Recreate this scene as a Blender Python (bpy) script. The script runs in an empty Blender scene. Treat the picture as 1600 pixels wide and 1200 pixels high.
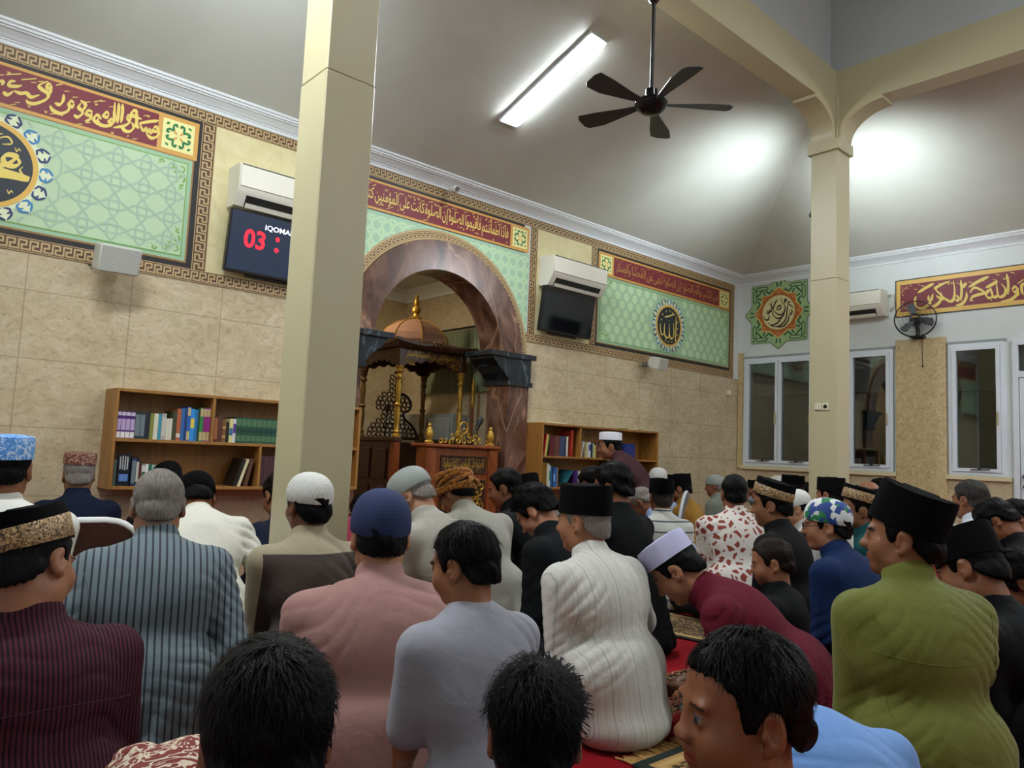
import bpy, math, random
import numpy as np
from mathutils import Vector, Matrix
from mathutils.bvhtree import BVHTree
from mathutils.geometry import tessellate_polygon
R = math.radians
SC = bpy.context.scene
COL = SC.collection

# ---------------------------------------------------------------- camera, world, exposure
FPX = 1170.0
def _axes():
    vx = np.array([2113-800, 764-600, FPX]); vx /= np.linalg.norm(vx)
    vy = np.array([-250-800, 662-600, FPX]); vy /= np.linalg.norm(vy)
    vz = np.cross(vx, vy); vz /= np.linalg.norm(vz)
    if vz[1] > 0: vz = -vz
    vy = np.cross(vz, vx)
    if vy[2] < 0: vy = -vy
    return np.stack([vx, vy, vz], 1)          # camera (right, down, forward) = AX @ world
AX = _axes()
EYE = np.array([0.0, 0.0, 1.0])
cam_d = bpy.data.cameras.new('camera'); cam = bpy.data.objects.new('camera', cam_d); COL.objects.link(cam)
cam_d.sensor_width = 36; cam_d.lens = FPX/1600*36; cam_d.clip_start = .02; cam_d.clip_end = 100
_m = Matrix.Identity(4)
for i in range(3):
    _m[i][0] = AX[0][i]; _m[i][1] = -AX[1][i]; _m[i][2] = -AX[2][i]; _m[i][3] = EYE[i]
cam.matrix_world = _m
SC.camera = cam
w = bpy.data.worlds.new('night'); SC.world = w; w.use_nodes = True
w.node_tree.nodes['Background'].inputs[0].default_value = (.010, .012, .016, 1)
w.node_tree.nodes['Background'].inputs[1].default_value = 1.0
SC.view_settings.view_transform = 'Standard'; SC.view_settings.look = 'None'
SC.view_settings.gamma = 1; SC.view_settings.use_curve_mapping = False
SC.view_settings.exposure = 1.0
TUBE_POWER = 62.0       # emission strength of the fluorescent diffusers
FLOOD_POWER = 48.0      # watts of the small up-lights on the columns

def ray(px, py): return AX.T @ np.array([px-800, py-600, FPX])
def on_y(px, py, y=5.4): d = ray(px, py); return EYE + d*(y/d[1])
def on_x(px, py, x=8.84): d = ray(px, py); return EYE + d*(x/d[0])
def on_z(px, py, z=0.): d = ray(px, py); return EYE + d*((z-1)/d[2])
def at(px, py, t): return EYE + ray(px, py)*(t/FPX)

# ---------------------------------------------------------------- helpers
def tag(o, label=None, cat=None, group=None, kind=None):
    if label: o['label'] = label
    if cat: o['category'] = cat
    if group: o['group'] = group
    if kind: o['kind'] = kind
    return o
def empty(name, loc=(0,0,0), rz=0, label=None, cat=None, group=None):
    o = bpy.data.objects.new(name, None); COL.objects.link(o); o.empty_display_size = .1
    o.location = loc; o.rotation_euler = (0, 0, rz)
    return tag(o, label, cat, group)
def link(name, me, mat=None, parent=None):
    o = bpy.data.objects.new(name, me); COL.objects.link(o)
    if mat: me.materials.append(mat)
    if parent: o.parent = parent
    return o
def copy_tree(o, parent=None):
    c = o.copy(); COL.objects.link(c); c.parent = parent
    for ch in list(o.children): copy_tree(ch, c)
    return c
class MB:
    def __init__(s): s.v = []; s.f = []; s.sm = False
    def add(s, vs, fs):
        b = len(s.v); s.v += [tuple(map(float, p)) for p in vs]; s.f += [tuple(b+i for i in f) for f in fs]; return s
    def box(s, lo, hi, M=None):
        x0,y0,z0 = lo; x1,y1,z1 = hi
        vs = [Vector(p) for p in ((x0,y0,z0),(x1,y0,z0),(x1,y1,z0),(x0,y1,z0),(x0,y0,z1),(x1,y0,z1),(x1,y1,z1),(x0,y1,z1))]
        if M: vs = [M @ p for p in vs]
        return s.add(vs, [(0,3,2,1),(4,5,6,7),(0,1,5,4),(1,2,6,5),(2,3,7,6),(3,0,4,7)])
    def bbox(s, lo, hi, b=.005, M=None):        # box with chamfered edges
        c = [(lo[i]+hi[i])/2 for i in range(3)]; h = [(hi[i]-lo[i])/2 for i in range(3)]
        b = min(b, *[x*.9 for x in h]); vs = []; idx = {}
        for sx in (-1,1):
            for sy in (-1,1):
                for sz in (-1,1):
                    for a in range(3):
                        p = [c[0]+sx*(h[0]-(b if a != 0 else 0)), c[1]+sy*(h[1]-(b if a != 1 else 0)), c[2]+sz*(h[2]-(b if a != 2 else 0))]
                        idx[(sx,sy,sz,a)] = len(vs); vs.append(Vector(p))
        fs = []
        for a in range(3):
            o = [i for i in range(3) if i != a]
            for sg in (-1,1):
                q = []
                for (u,v) in ((-1,-1),(1,-1),(1,1),(-1,1)):
                    k = [0,0,0]; k[a] = sg; k[o[0]] = u; k[o[1]] = v; q.append(idx[(*k, a)])
                fs.append(tuple(q))
        for a in range(3):
            o = [i for i in range(3) if i != a]
            for u in (-1,1):
                for v in (-1,1):
                    q = []
                    for sg in (-1,1):
                        k = [0,0,0]; k[a] = sg; k[o[0]] = u; k[o[1]] = v; q.append((idx[(*k,o[0])], idx[(*k,o[1])]))
                    fs.append((q[0][0], q[0][1], q[1][1], q[1][0]))
        for sx in (-1,1):
            for sy in (-1,1):
                for sz in (-1,1): fs.append(tuple(idx[(sx,sy,sz,a)] for a in range(3)))
        if M: vs = [M @ p for p in vs]
        return s.add(vs, fs)
    def loft(s, rings, closed=True, cap0=True, cap1=True):
        n = len(rings[0]); vs = [p for r in rings for p in r]; fs = []
        for i in range(len(rings)-1):
            for j in range(n if closed else n-1):
                k = (j+1) % n; fs.append((i*n+j, i*n+k, (i+1)*n+k, (i+1)*n+j))
        if cap0: fs.append(tuple(range(n-1, -1, -1)))
        if cap1: fs.append(tuple((len(rings)-1)*n+j for j in range(n)))
        return s.add(vs, fs)
    def lathe(s, prof, n=24, M=None, sx=1, sy=1):
        rings = []
        for (r, z) in prof:
            q = [Vector((r*sx*math.cos(2*math.pi*j/n), r*sy*math.sin(2*math.pi*j/n), z)) for j in range(n)]
            rings.append([M @ p for p in q] if M else q)
        return s.loft(rings)
    def tube(s, pts, r, n=8, taper=None):
        pts = [Vector(p) for p in pts]; rings = []; up = None
        for i, p in enumerate(pts):
            d = (pts[min(i+1, len(pts)-1)] - pts[max(i-1, 0)]).normalized()
            if up is None:
                up = Vector((0,0,1)) if abs(d.z) < .9 else Vector((1,0,0))
            a = d.cross(up).normalized(); b = a.cross(d).normalized(); up = b
            rr = r if taper is None else r*taper[i]
            rings.append([p + (a*math.cos(2*math.pi*j/n) + b*math.sin(2*math.pi*j/n))*rr for j in range(n)])
        return s.loft(rings)
    def prism(s, poly, f0, f1):                 # poly 2D, f0/f1 map (u,v) to the two end points
        n = len(poly); a = [f0(*p) for p in poly]; b = [f1(*p) for p in poly]
        return s.add(a+b, [tuple(range(n)), tuple(range(2*n-1, n-1, -1))] + [(i, n+i, n+(i+1) % n, (i+1) % n) for i in range(n)])
    def flat(s, poly, fn):
        vs = [fn(*p) for p in poly]
        tris = tessellate_polygon([[Vector((p[0], p[1], 0)) for p in poly]])
        return s.add(vs, tris)
    def ribbon(s, pts, w, fn, closed=False):    # 2D stroke; w a number or a list of widths
        P = [Vector((p[0], p[1])) for p in pts]; n = len(P)
        if n < 2: return s
        W = w if isinstance(w, (list, tuple)) else [w]*n
        L = []; Rr = []
        for i in range(n):
            if closed: a, b = P[i-1], P[(i+1) % n]
            else: a, b = P[max(i-1,0)], P[min(i+1,n-1)]
            d1 = (P[i]-a); d2 = (b-P[i])
            d = (d1.normalized() if d1.length > 1e-9 else Vector((0,0))) + (d2.normalized() if d2.length > 1e-9 else Vector((0,0)))
            if d.length < 1e-6: d = d2 if d2.length > 1e-9 else Vector((1,0))
            d.normalize(); nn = Vector((-d.y, d.x)); k = 1.0
            if d1.length > 1e-9 and d2.length > 1e-9:
                k = min(1.6, 1/max(.45, abs(d.dot(d1.normalized()))))
            L.append(P[i]+nn*(W[i]*.5*k)); Rr.append(P[i]-nn*(W[i]*.5*k))
        vs = [fn(p.x, p.y) for p in L] + [fn(p.x, p.y) for p in Rr]
        nv = getattr(fn, 'nv', None)          # lift each stroke a hair above the one before it
        if nv:
            s.k = getattr(s, 'k', 0)+1; o = (s.k % 40)*2.2e-5
            vs = [tuple(a+b*(o+4e-7*(j % n)) for a, b in zip(p, nv)) for j, p in enumerate(vs)]
        fs = [(i, n+i, n+(i+1) % n, (i+1) % n) for i in range(n if closed else n-1)]
        return s.add(vs, fs)
    def pen(s, pts, wmax, fn, ang=R(60), wmin=.42, taper=True):   # broad-nib pen stroke through a smooth curve
        q = spline(pts, 6); n = len(q); W = []
        for i in range(n):
            a, b = q[max(i-1,0)], q[min(i+1,n-1)]; th = math.atan2(b[1]-a[1], b[0]-a[0])
            ww = wmax*(wmin + (1-wmin)*abs(math.sin(th-ang)))
            if taper: ww *= min(1, .35 + 3.0*min(i, n-1-i)/n)
            W.append(ww)
        return s.ribbon(q, W, fn)
    def build(s, name, mat=None, parent=None, smooth=None):
        me = bpy.data.meshes.new(name); me.from_pydata(s.v, [], s.f); me.update()
        sm = s.sm if smooth is None else smooth
        if sm: me.shade_smooth() if sm is True else me.set_sharp_from_angle(angle=R(sm))
        if sm and sm is not True:
            me.shade_smooth(); me.set_sharp_from_angle(angle=R(sm))
        o = link(name, me, mat, parent)
        return o
def spline(pts, k=6):
    if len(pts) < 3: return [tuple(p) for p in pts]
    out = []; n = len(pts)
    for i in range(n-1):
        p0 = pts[max(i-1,0)]; p1 = pts[i]; p2 = pts[i+1]; p3 = pts[min(i+2,n-1)]
        for j in range(k):
            t = j/k
            out.append(tuple(.5*(2*b + (c-a)*t + (2*a-5*b+4*c-d)*t*t + (3*b-a-3*c+d)*t**3) for a,b,c,d in zip(p0,p1,p2,p3)))
    out.append(tuple(pts[-1])); return out
def circ(cx, cy, r, n=48, ry=None, a0=0, a1=2*math.pi):
    ry = ry or r; full = abs(a1-a0-2*math.pi) < 1e-6
    return [(cx+r*math.cos(a0+(a1-a0)*i/(n if full else n-1)), cy+ry*math.sin(a0+(a1-a0)*i/(n if full else n-1))) for i in range(n)]
def struct(o): o['kind'] = 'structure'; return o

# ---------------------------------------------------------------- materials
def C(h, k=1.0):
    h = h.lstrip('#'); v = [int(h[i:i+2], 16)/255 for i in (0,2,4)]
    return tuple((((x+.055)/1.055)**2.4 if x > .04045 else x/12.92)*k for x in v) + (1,)
_mc = {}
def mat(name, col, rough=.6, metal=0, spec=.5, bump=None, emit=None, sheen=0, coat=0):
    key = name
    if key in _mc: return _mc[key]
    m = bpy.data.materials.new(name); m.use_nodes = True; nt = m.node_tree; b = nt.nodes['Principled BSDF']
    if isinstance(col, str): col = C(col)
    b.inputs['Base Color'].default_value = col; b.inputs['Roughness'].default_value = rough
    b.inputs['Metallic'].default_value = metal; b.inputs['Specular IOR Level'].default_value = spec
    if sheen: b.inputs['Sheen Weight'].default_value = sheen
    if coat: b.inputs['Coat Weight'].default_value = coat; b.inputs['Coat Roughness'].default_value = .15
    if emit: b.inputs['Emission Color'].default_value = C(emit[0]) if isinstance(emit[0], str) else emit[0]; b.inputs['Emission Strength'].default_value = emit[1]
    if bump:
        N = Nodes(nt); n = N.noise(bump[0], 4); N.bump(b, n, bump[1], bump[2] if len(bump) > 2 else .02)
    _mc[key] = m; return m
class Nodes:
    def __init__(s, nt): s.nt = nt; s.tc = None
    def n(s, t, **kw):
        x = s.nt.nodes.new(t)
        for k, v in kw.items(): setattr(x, k, v)
        return x
    def l(s, a, b): s.nt.links.new(a, b)
    def co(s):
        if s.tc is None: s.tc = s.n('ShaderNodeTexCoord').outputs['Object']
        return s.tc
    def mapped(s, scale=(1,1,1), rot=(0,0,0), loc=(0,0,0)):
        m = s.n('ShaderNodeMapping'); s.l(s.co(), m.inputs[0]); m.inputs['Scale'].default_value = scale; m.inputs['Rotation'].default_value = rot; m.inputs['Location'].default_value = loc
        return m.outputs[0]
    def noise(s, scale, detail=4, vec=None, rough=.55, dist=0):
        n = s.n('ShaderNodeTexNoise'); s.l(vec or s.co(), n.inputs['Vector']); n.inputs['Scale'].default_value = scale; n.inputs['Detail'].default_value = detail
        n.inputs['Roughness'].default_value = rough; n.inputs['Distortion'].default_value = dist; return n.outputs['Fac']
    def voro(s, scale, vec=None, feature='F1', rnd=1):
        n = s.n('ShaderNodeTexVoronoi', feature=feature); s.l(vec or s.co(), n.inputs['Vector']); n.inputs['Scale'].default_value = scale; n.inputs['Randomness'].default_value = rnd; return n
    def wave(s, scale, vec=None, axis='X', dist=0, prof='SIN', dscale=1):
        n = s.n('ShaderNodeTexWave', bands_direction=axis, wave_profile=prof); s.l(vec or s.co(), n.inputs['Vector']); n.inputs['Scale'].default_value = scale; n.inputs['Distortion'].default_value = dist; n.inputs['Detail Scale'].default_value = dscale; return n.outputs['Fac']
    def ramp(s, fac, stops, const=False):
        r = s.n('ShaderNodeValToRGB'); s.l(fac, r.inputs[0]); e = r.color_ramp.elements
        if const: r.color_ramp.interpolation = 'CONSTANT'
        while len(e) < len(stops): e.new(.5)
        for x, (p, c) in zip(e, stops): x.position = p; x.color = C(c) if isinstance(c, str) else c
        return r.outputs[0]
    def mix(s, fac, a, b, mode='MIX'):
        m = s.n('ShaderNodeMix', data_type='RGBA', blend_type=mode)
        for sock, v in ((m.inputs[0], fac), (m.inputs[6], a), (m.inputs[7], b)):
            if isinstance(v, (int, float)): sock.default_value = v
            elif isinstance(v, str): sock.default_value = C(v)
            elif isinstance(v, tuple): sock.default_value = v
            else: s.l(v, sock)
        return m.outputs[2]
    def math(s, op, a, b=None, c=None):
        m = s.n('ShaderNodeMath', operation=op)
        for sock, v in zip(m.inputs, (a, b, c)):
            if v is None: continue
            if isinstance(v, (int, float)): sock.default_value = v
            else: s.l(v, sock)
        return m.outputs[0]
    def bump(s, bsdf, h, strength=.3, dist=.01):
        b = s.n('ShaderNodeBump'); b.inputs['Strength'].default_value = strength; b.inputs['Distance'].default_value = dist; s.l(h, b.inputs['Height']); s.l(b.outputs[0], bsdf.inputs['Normal'])
def nmat(name, fn, rough=.6, **kw):
    if name in _mc: return _mc[name]
    m = mat(name, (.5,.5,.5,1), rough, **kw); nt = m.node_tree; b = nt.nodes['Principled BSDF']; N = Nodes(nt)
    c = fn(N, b)
    if c is not None: N.l(c, b.inputs['Base Color'])
    return m
def travertine(N, b):
    m = N.mapped((1.0,1.0,1.5)); n1 = N.noise(2.2, 8, m, .62, .6); n2 = N.noise(9, 6, m, .7, 1.2); n3 = N.noise(38, 3)
    c = N.ramp(n1, [(.28,'#b3a17c'),(.45,'#c6b592'),(.6,'#d0c2a2'),(.75,'#bfae8a')])
    c = N.mix(.45, c, N.ramp(n2, [(.35,'#9c8963'),(.5,'#c2b18d'),(.66,'#dacfb4')]))
    sp = N.ramp(n3, [(.3,(.55,.5,.42,1)),(.42,(1,1,1,1))]); c = N.mix(.5, c, sp, 'MULTIPLY')
    return c
def tiles(lw=.004, tx=.6, tz=.42, ox=.13, oz=.02, axis=0):
    def f(N, b):
        c = travertine(N, b); s = N.n('ShaderNodeSeparateXYZ'); N.l(N.co(), s.inputs[0])
        def line(v, per, off): return N.math('LESS_THAN', N.math('ABSOLUTE', N.math('SUBTRACT', N.math('FRACT', N.math('DIVIDE', N.math('ADD', v, off), per)), .5)), lw/per)
        g = N.math('MAXIMUM', line(s.outputs[axis], tx, ox), line(s.outputs[2], tz, oz))
        return N.mix(N.math('MULTIPLY', g, .55), c, '#8f7c58')
    return f
M_TRAV = nmat('travertine_tiles', tiles(), .42)
M_TRAVX = nmat('travertine_tiles_side', tiles(axis=1, lw=.003), .45)
def pillar_stone(N, b):
    n1 = N.noise(14, 6, None, .7, 1.5); n2 = N.noise(60, 3); c = N.ramp(n1, [(.3,'#b09660'),(.5,'#cdb88a'),(.7,'#dccba2')])
    return N.mix(.45, c, N.ramp(n2, [(.35,(.62,.52,.36,1)),(.5,(1,1,1,1))]), 'MULTIPLY')
M_PSTONE = nmat('rough_stone', pillar_stone, .5)
def paint_fn(base, dirt, sc=3.0, amt=.35):
    def f(N, b):
        n = N.noise(sc, 6, None, .6, .4); N.bump(b, N.noise(22, 3), .06, .01)
        return N.mix(amt, base, N.ramp(n, [(.35, dirt), (.6, base)]))
    return f
M_WHITE = nmat('white_wall_paint', paint_fn('#dfe6e4', '#d3dad6'), .55)
M_CEIL = nmat('ceiling_paint', paint_fn('#cbcfc5', '#bbbfb5', 1.2, .5), .40)
M_CREAM = nmat('cream_column_paint', paint_fn('#bdb691', '#b6ae88', 2, .3), .42)
M_CORN = mat('white_plaster', '#e2e8ea', .5)
M_TRIM = mat('white_aluminium', '#dfe8ee', .35)
M_SILL = mat('cream_sill', '#d8cfa8', .5)
M_DARK = mat('black_plastic', '#0b0c0e', .35)
M_GOLD = mat('gold_paint', '#b58f35', .38, metal=.55, bump=(60, .2))
def marble_fn(a, b_, c, vein, vs=1.0):
    def f(N, b):
        m = N.mapped((1.3*vs,1.3*vs,.75*vs), (.3,.5,.6)); n = N.noise(2.2, 7, m, .62, 1.6)
        base = N.ramp(n, [(.3,a),(.5,b_),(.68,c)])
        v = N.math('ABSOLUTE', N.math('SUBTRACT', N.noise(.9, 3, m, .5, 1.2), .5))
        return N.mix(N.ramp(v, [(.0,(.8,.8,.8,1)),(.006,(.3,.3,.3,1)),(.016,(0,0,0,1))]), base, vein)
    return f
M_MARBLE = nmat('brown_marble', marble_fn('#2f211b','#654636','#86685a','#a98468'), .22)
M_BMARBLE = nmat('black_marble', marble_fn('#10171b','#1a2329','#27323a','#56646c'), .22)
def wood_fn(a, b_, sc=1.0):
    def f(N, b):
        m = N.mapped((9*sc,9*sc,1.2*sc)); n = N.noise(3, 6, m, .6, 1.0)
        return N.ramp(n, [(.3,a),(.7,b_)])
    return f
M_SHELF = nmat('varnished_plywood', wood_fn('#8f6129','#a97a3a'), .4)
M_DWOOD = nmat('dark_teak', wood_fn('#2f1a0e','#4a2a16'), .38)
M_TEAK = nmat('polished_teak', wood_fn('#6d3413','#8d4a1e'), .3)
def glass():
    m = bpy.data.materials.new('window_glass'); m.use_nodes = True; nt = m.node_tree; nt.nodes.clear(); N = Nodes(nt)
    o = N.n('ShaderNodeOutputMaterial'); t = N.n('ShaderNodeBsdfTransparent'); g = N.n('ShaderNodeBsdfGlossy'); g.inputs['Roughness'].default_value = .02
    t.inputs[0].default_value = (.86,.9,.9,1); x = N.n('ShaderNodeMixShader'); f = N.n('ShaderNodeFresnel'); f.inputs[0].default_value = 1.9
    N.l(f.outputs[0], x.inputs[0]); N.l(t.outputs[0], x.inputs[1]); N.l(g.outputs[0], x.inputs[2]); N.l(x.outputs[0], o.inputs[0]); return m
M_GLASS = glass()
# ---------------------------------------------------------------- the setting
X0, X1, Y0, Y1 = -.74, 8.84, -4.3, 5.4
CX0, CX1, CY0, CY1 = 1.455, 6.41, -1.95, 2.955     # near corners of the four columns
CS = .25; ZB0, ZB1 = 4.22, 4.57                     # beams
ZC = 3.46                                            # where the sloping ceiling starts
def carpet(N, b):
    s = N.n('ShaderNodeSeparateXYZ'); N.l(N.co(), s.inputs[0])
    y = N.math('FRACT', N.math('DIVIDE', N.math('SUBTRACT', s.outputs[1], 1.82), 1.215))
    band = N.math('LESS_THAN', y, .30)
    edge = N.math('MAXIMUM', N.math('LESS_THAN', N.math('ABSOLUTE', N.math('SUBTRACT', y, .035)), .018), N.math('LESS_THAN', N.math('ABSOLUTE', N.math('SUBTRACT', y, .265)), .018))
    v = N.voro(15, None, 'SMOOTH_F1'); sw = N.noise(13, 3, None, .5, 3.2)
    pat = N.ramp(sw, [(.0,'#160c0a'),(.43,'#160c0a'),(.46,'#b08d5c'),(.50,'#8c1f1d'),(.56,'#6e1416'),(.60,'#c3a06c'),(.64,'#1b100d')])
    pe = N.ramp(N.voro(55).outputs['Distance'], [(.0,'#c6a870'),(.28,'#c6a870'),(.36,'#2a1810')])
    fld = N.ramp(N.noise(120, 2), [(.3,'#7a0b14'),(.7,'#9d1620')])
    c = N.mix(band, fld, N.mix(edge, pat, pe))
    N.bump(b, N.noise(260, 2), .6, .004); return c
M_CARPET = nmat('prayer_carpet', carpet, .95, spec=.15)
fl = MB().box((X0-.2, Y0-.2, -.1), (X1+.2, Y1+2.6, 0)).build('floor', M_CARPET); struct(fl)

AXC, AZC = 3.92, 1.9                                 # mihrab arch centre
AR = .80
def wall_front():
    m = MB(); hw = .86
    arc = [(AXC+hw, 0.0)] + [(AXC+hw*math.cos(a), AZC+hw*math.sin(a)) for a in np.linspace(0, math.pi, 33)] + [(AXC-hw, 0.0)]
    zt = 3.9
    for i in range(len(arc)-1):
        (xa, za), (xb, zb) = arc[i], arc[i+1]
        if abs(xa-xb) < 1e-6: continue
        m.add([(xa,Y1,za),(xb,Y1,zb),(xb,Y1,zt),(xa,Y1,zt)], [(0,1,2,3)])
    m.box((X0-.2, Y1, 0), (AXC-hw, Y1+.25, zt)); m.box((AXC+hw, Y1, 0), (X1+.2, Y1+.25, zt))
    return m
struct(wall_front().build('wall_front', M_TRAV))
mw = MB().box((X0, Y1-.004, 2.1), (AXC-1.0, Y1-.0005, 3.5)).box((AXC+1.0, Y1-.004, 2.1), (X1, Y1-.0005, 3.5)).box((AXC-1.0, Y1-.004, 2.98), (AXC+1.0, Y1-.0005, 3.5))
struct(mw.build('trim_5', mat('white_paint_band', '#dfe4e2', .55)))
struct(MB().box((X0-.2, Y0, 0), (X0, Y1, 3.9)).build('wall_left', M_WHITE))
struct(MB().box((X0-.2, Y0-.2, 0), (X1+.2, Y0, 3.9)).build('wall_back', M_WHITE))
# right wall with window and door openings (y ranges)
W1 = (3.42, 5.30, .97, 2.36); W2 = (2.33, 2.85, .97, 2.36); DR = (1.38, 2.26, 0, 2.36); W3 = (-.6, 1.0, .97, 2.36)
rw = MB(); ys = sorted([W1[:2], W2[:2], DR[:2], W3[:2]]); prev = Y0
for (a, b), (z0, z1) in zip(ys, [(.97,2.36),(0,2.36),(.97,2.36),(.97,2.36)]):
    rw.box((X1, prev, 0), (X1+.2, a, 3.9)); rw.box((X1, a, z1), (X1+.2, b, 3.9))
    if z0 > 0: rw.box((X1, a, 0), (X1+.2, b, z0))
    prev = b
rw.box((X1, prev, 0), (X1+.2, Y1+.1, 3.9)); struct(rw.build('wall_right', M_WHITE))
# stone dado under and between the windows
dd = MB(); dd.box((X1-.012, Y0, 0), (X1-.0005, 1.36, .93)).box((X1-.012, 2.28, 0), (X1-.0005, Y1, .93))
struct(dd.build('trim_6', M_TRAVX))
ps = MB().bbox((X1-.05, 2.875, 0), (X1-.0005, 3.385, 2.45), .006); struct(ps.build('trim_7', M_PSTONE))
struct(MB().bbox((X1-.02, 5.312, .93), (X1-.0005, 5.392, 2.45), .004).build('trim_8', M_PSTONE))

# ceilings: four slopes up to the beams, raised centre above them
ix0, ix1, iy0, iy1 = CX0, CX1+CS, CY0, CY1+CS
ce = MB(); o_ = [(X0, Y0), (X1, Y0), (X1, Y1), (X0, Y1)]; i_ = [(ix0, iy0), (ix1, iy0), (ix1, iy1), (ix0, iy1)]
for k in range(4):
    a, b = o_[k], o_[(k+1) % 4]; c, d = i_[(k+1) % 4], i_[k]
    ce.add([(*a, ZC-.05), (*b, ZC-.05), (*c, ZB1+.005), (*d, ZB1+.005)], [(0,1,2,3)])
struct(ce.build('ceiling', M_CEIL))
cw = MB(); ZT = 6.3; j0, j1, l0, l1 = CX0+CS*.5, CX1+CS*.5, CY0+CS*.5, CY1+CS*.5
cw.add([(j0,l0,ZB1),(j1,l0,ZB1),(j1,l1,ZB1),(j0,l1,ZB1),(j0,l0,ZT),(j1,l0,ZT),(j1,l1,ZT),(j0,l1,ZT)], [(0,1,5,4),(1,2,6,5),(2,3,7,6),(3,0,4,7),(4,5,6,7)])
struct(cw.build('ceiling_raised', nmat('raised_ceiling_paint', paint_fn('#b9bdbb', '#aeb2b0', 1.5, .4), .6)))
# columns with capital, and beams with curved brackets
def column(x, y):
    m = MB(); m.bbox((x, y, 0), (x+CS, y+CS, 2.66), .006); m.bbox((x+.002, y+.002, 2.66), (x+CS-.002, y+CS-.002, 3.83), .006)
    m.bbox((x-.022, y-.022, 3.83), (x+CS+.022, y+CS+.022, 3.93), .004); m.bbox((x, y, 3.93), (x+CS, y+CS, ZB0+.1), .004)
    return m
def bracket(m, axis, p, q0, sgn, w0, w1):                    # quarter-round haunch: from column face q0 outwards
    rr = .36; zt = ZB0-.0008-.03; n = 14; prof = [(0, 3.93), (.02, 3.93)] + [(.02+rr*(1-math.cos(a)), 3.93+(zt-3.93)*math.sin(a)) for a in np.linspace(0, math.pi/2, n)] + [(.02+rr, zt+.03), (0, zt+.03)]
    if axis == 'x': m.prism(prof, lambda u, v: (q0+sgn*u, w0, v), lambda u, v: (q0+sgn*u, w1, v))
    else: m.prism(prof, lambda u, v: (w0, q0+sgn*u, v), lambda u, v: (w1, q0+sgn*u, v))
k = 0
for (x, y) in ((CX0, CY1), (CX1, CY1), (CX1, CY0), (CX0, CY0)):
    k += 1; struct(column(x, y).build('column_%d' % k, M_CREAM))
bi = .03
for k, (axis, a, b, p) in enumerate((('x', CX0+CS, CX1, CY1), ('x', CX0+CS, CX1, CY0), ('y', CY0+CS, CY1, CX0), ('y', CY0+CS, CY1, CX1))):
    m = MB()
    if axis == 'x':
        m.box((a-.1, p+.02, ZB0), (b+.1, p+CS-.02, ZB1)); bracket(m, 'x', 0, a, 1, p+.02, p+CS-.02); bracket(m, 'x', 0, b, -1, p+.02, p+CS-.02)
    else:
        m.box((p+.02, a-.1, ZB0), (p+CS-.02, b+.1, ZB1)); bracket(m, 'y', 0, a, 1, p+.02, p+CS-.02); bracket(m, 'y', 0, b, -1, p+.02, p+CS-.02)
    struct(m.build('beam_%d' % (k+1), M_CREAM))
# stepped plaster cornice
CP = [(0,3.352),(.014,3.352),(.014,3.376),(.024,3.378),(.024,3.386),(.034,3.39),(.048,3.404),(.075,3.424),(.09,3.428),(.09,3.438),(.105,3.438),(.108,3.452),(.12,3.456),(.12,3.50),(0,3.50)]
def corn(name, P):
    m = MB(); n = len(P)
    rings = [[Vector(P[i](u, v)) for (u, v) in CP] for i in range(n)]
    m.loft(rings, True, False, False); struct(m.build(name, M_CORN))
corn('trim_1', [lambda u, v: (X0+u, Y1-u, v), lambda u, v: (X1-u, Y1-u, v)])
corn('trim_2', [lambda u, v: (X1-u, Y1-u, v), lambda u, v: (X1-u, Y0+u, v)])
corn('trim_3', [lambda u, v: (X0+u, Y1-u, v), lambda u, v: (X0+u, Y0+u, v)])
# mihrab recess
RX0, RX1, RY1 = 2.55, 4.98, 7.55; RZ = 2.72
M_REC = nmat('recess_stone', lambda N, b: travertine(N, b), .6)
struct(MB().box((RX0-.1, Y1+.25, 0), (RX0, RY1, 3)).build('wall_recess_left', M_REC))
struct(MB().box((RX1, Y1+.25, 0), (RX1+.1, RY1, 3)).build('wall_recess_right', M_REC))
struct(MB().box((RX0-.1, RY1, 0), (RX1+.1, RY1+.1, 3)).build('wall_recess_back', M_REC))
struct(MB().box((RX0-.1, Y1+.02, RZ+.17), (RX1+.1, RY1, RZ+.25)).build('ceiling_recess', M_CEIL))
rc = MB(); cp = [(0,RZ+.02),(.02,RZ+.02),(.02,RZ+.06),(.07,RZ+.11),(.09,RZ+.12),(.09,RZ+.17),(0,RZ+.17)]
rc.loft([[Vector((RX0+u*0, RY1-u, v)) for u, v in cp], [Vector((RX1-u, RY1-u, v)) for u, v in cp], [Vector((RX1-u, Y1+.25, v)) for u, v in cp]], True, False, False)
struct(rc.build('trim_4', M_CORN))
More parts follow.
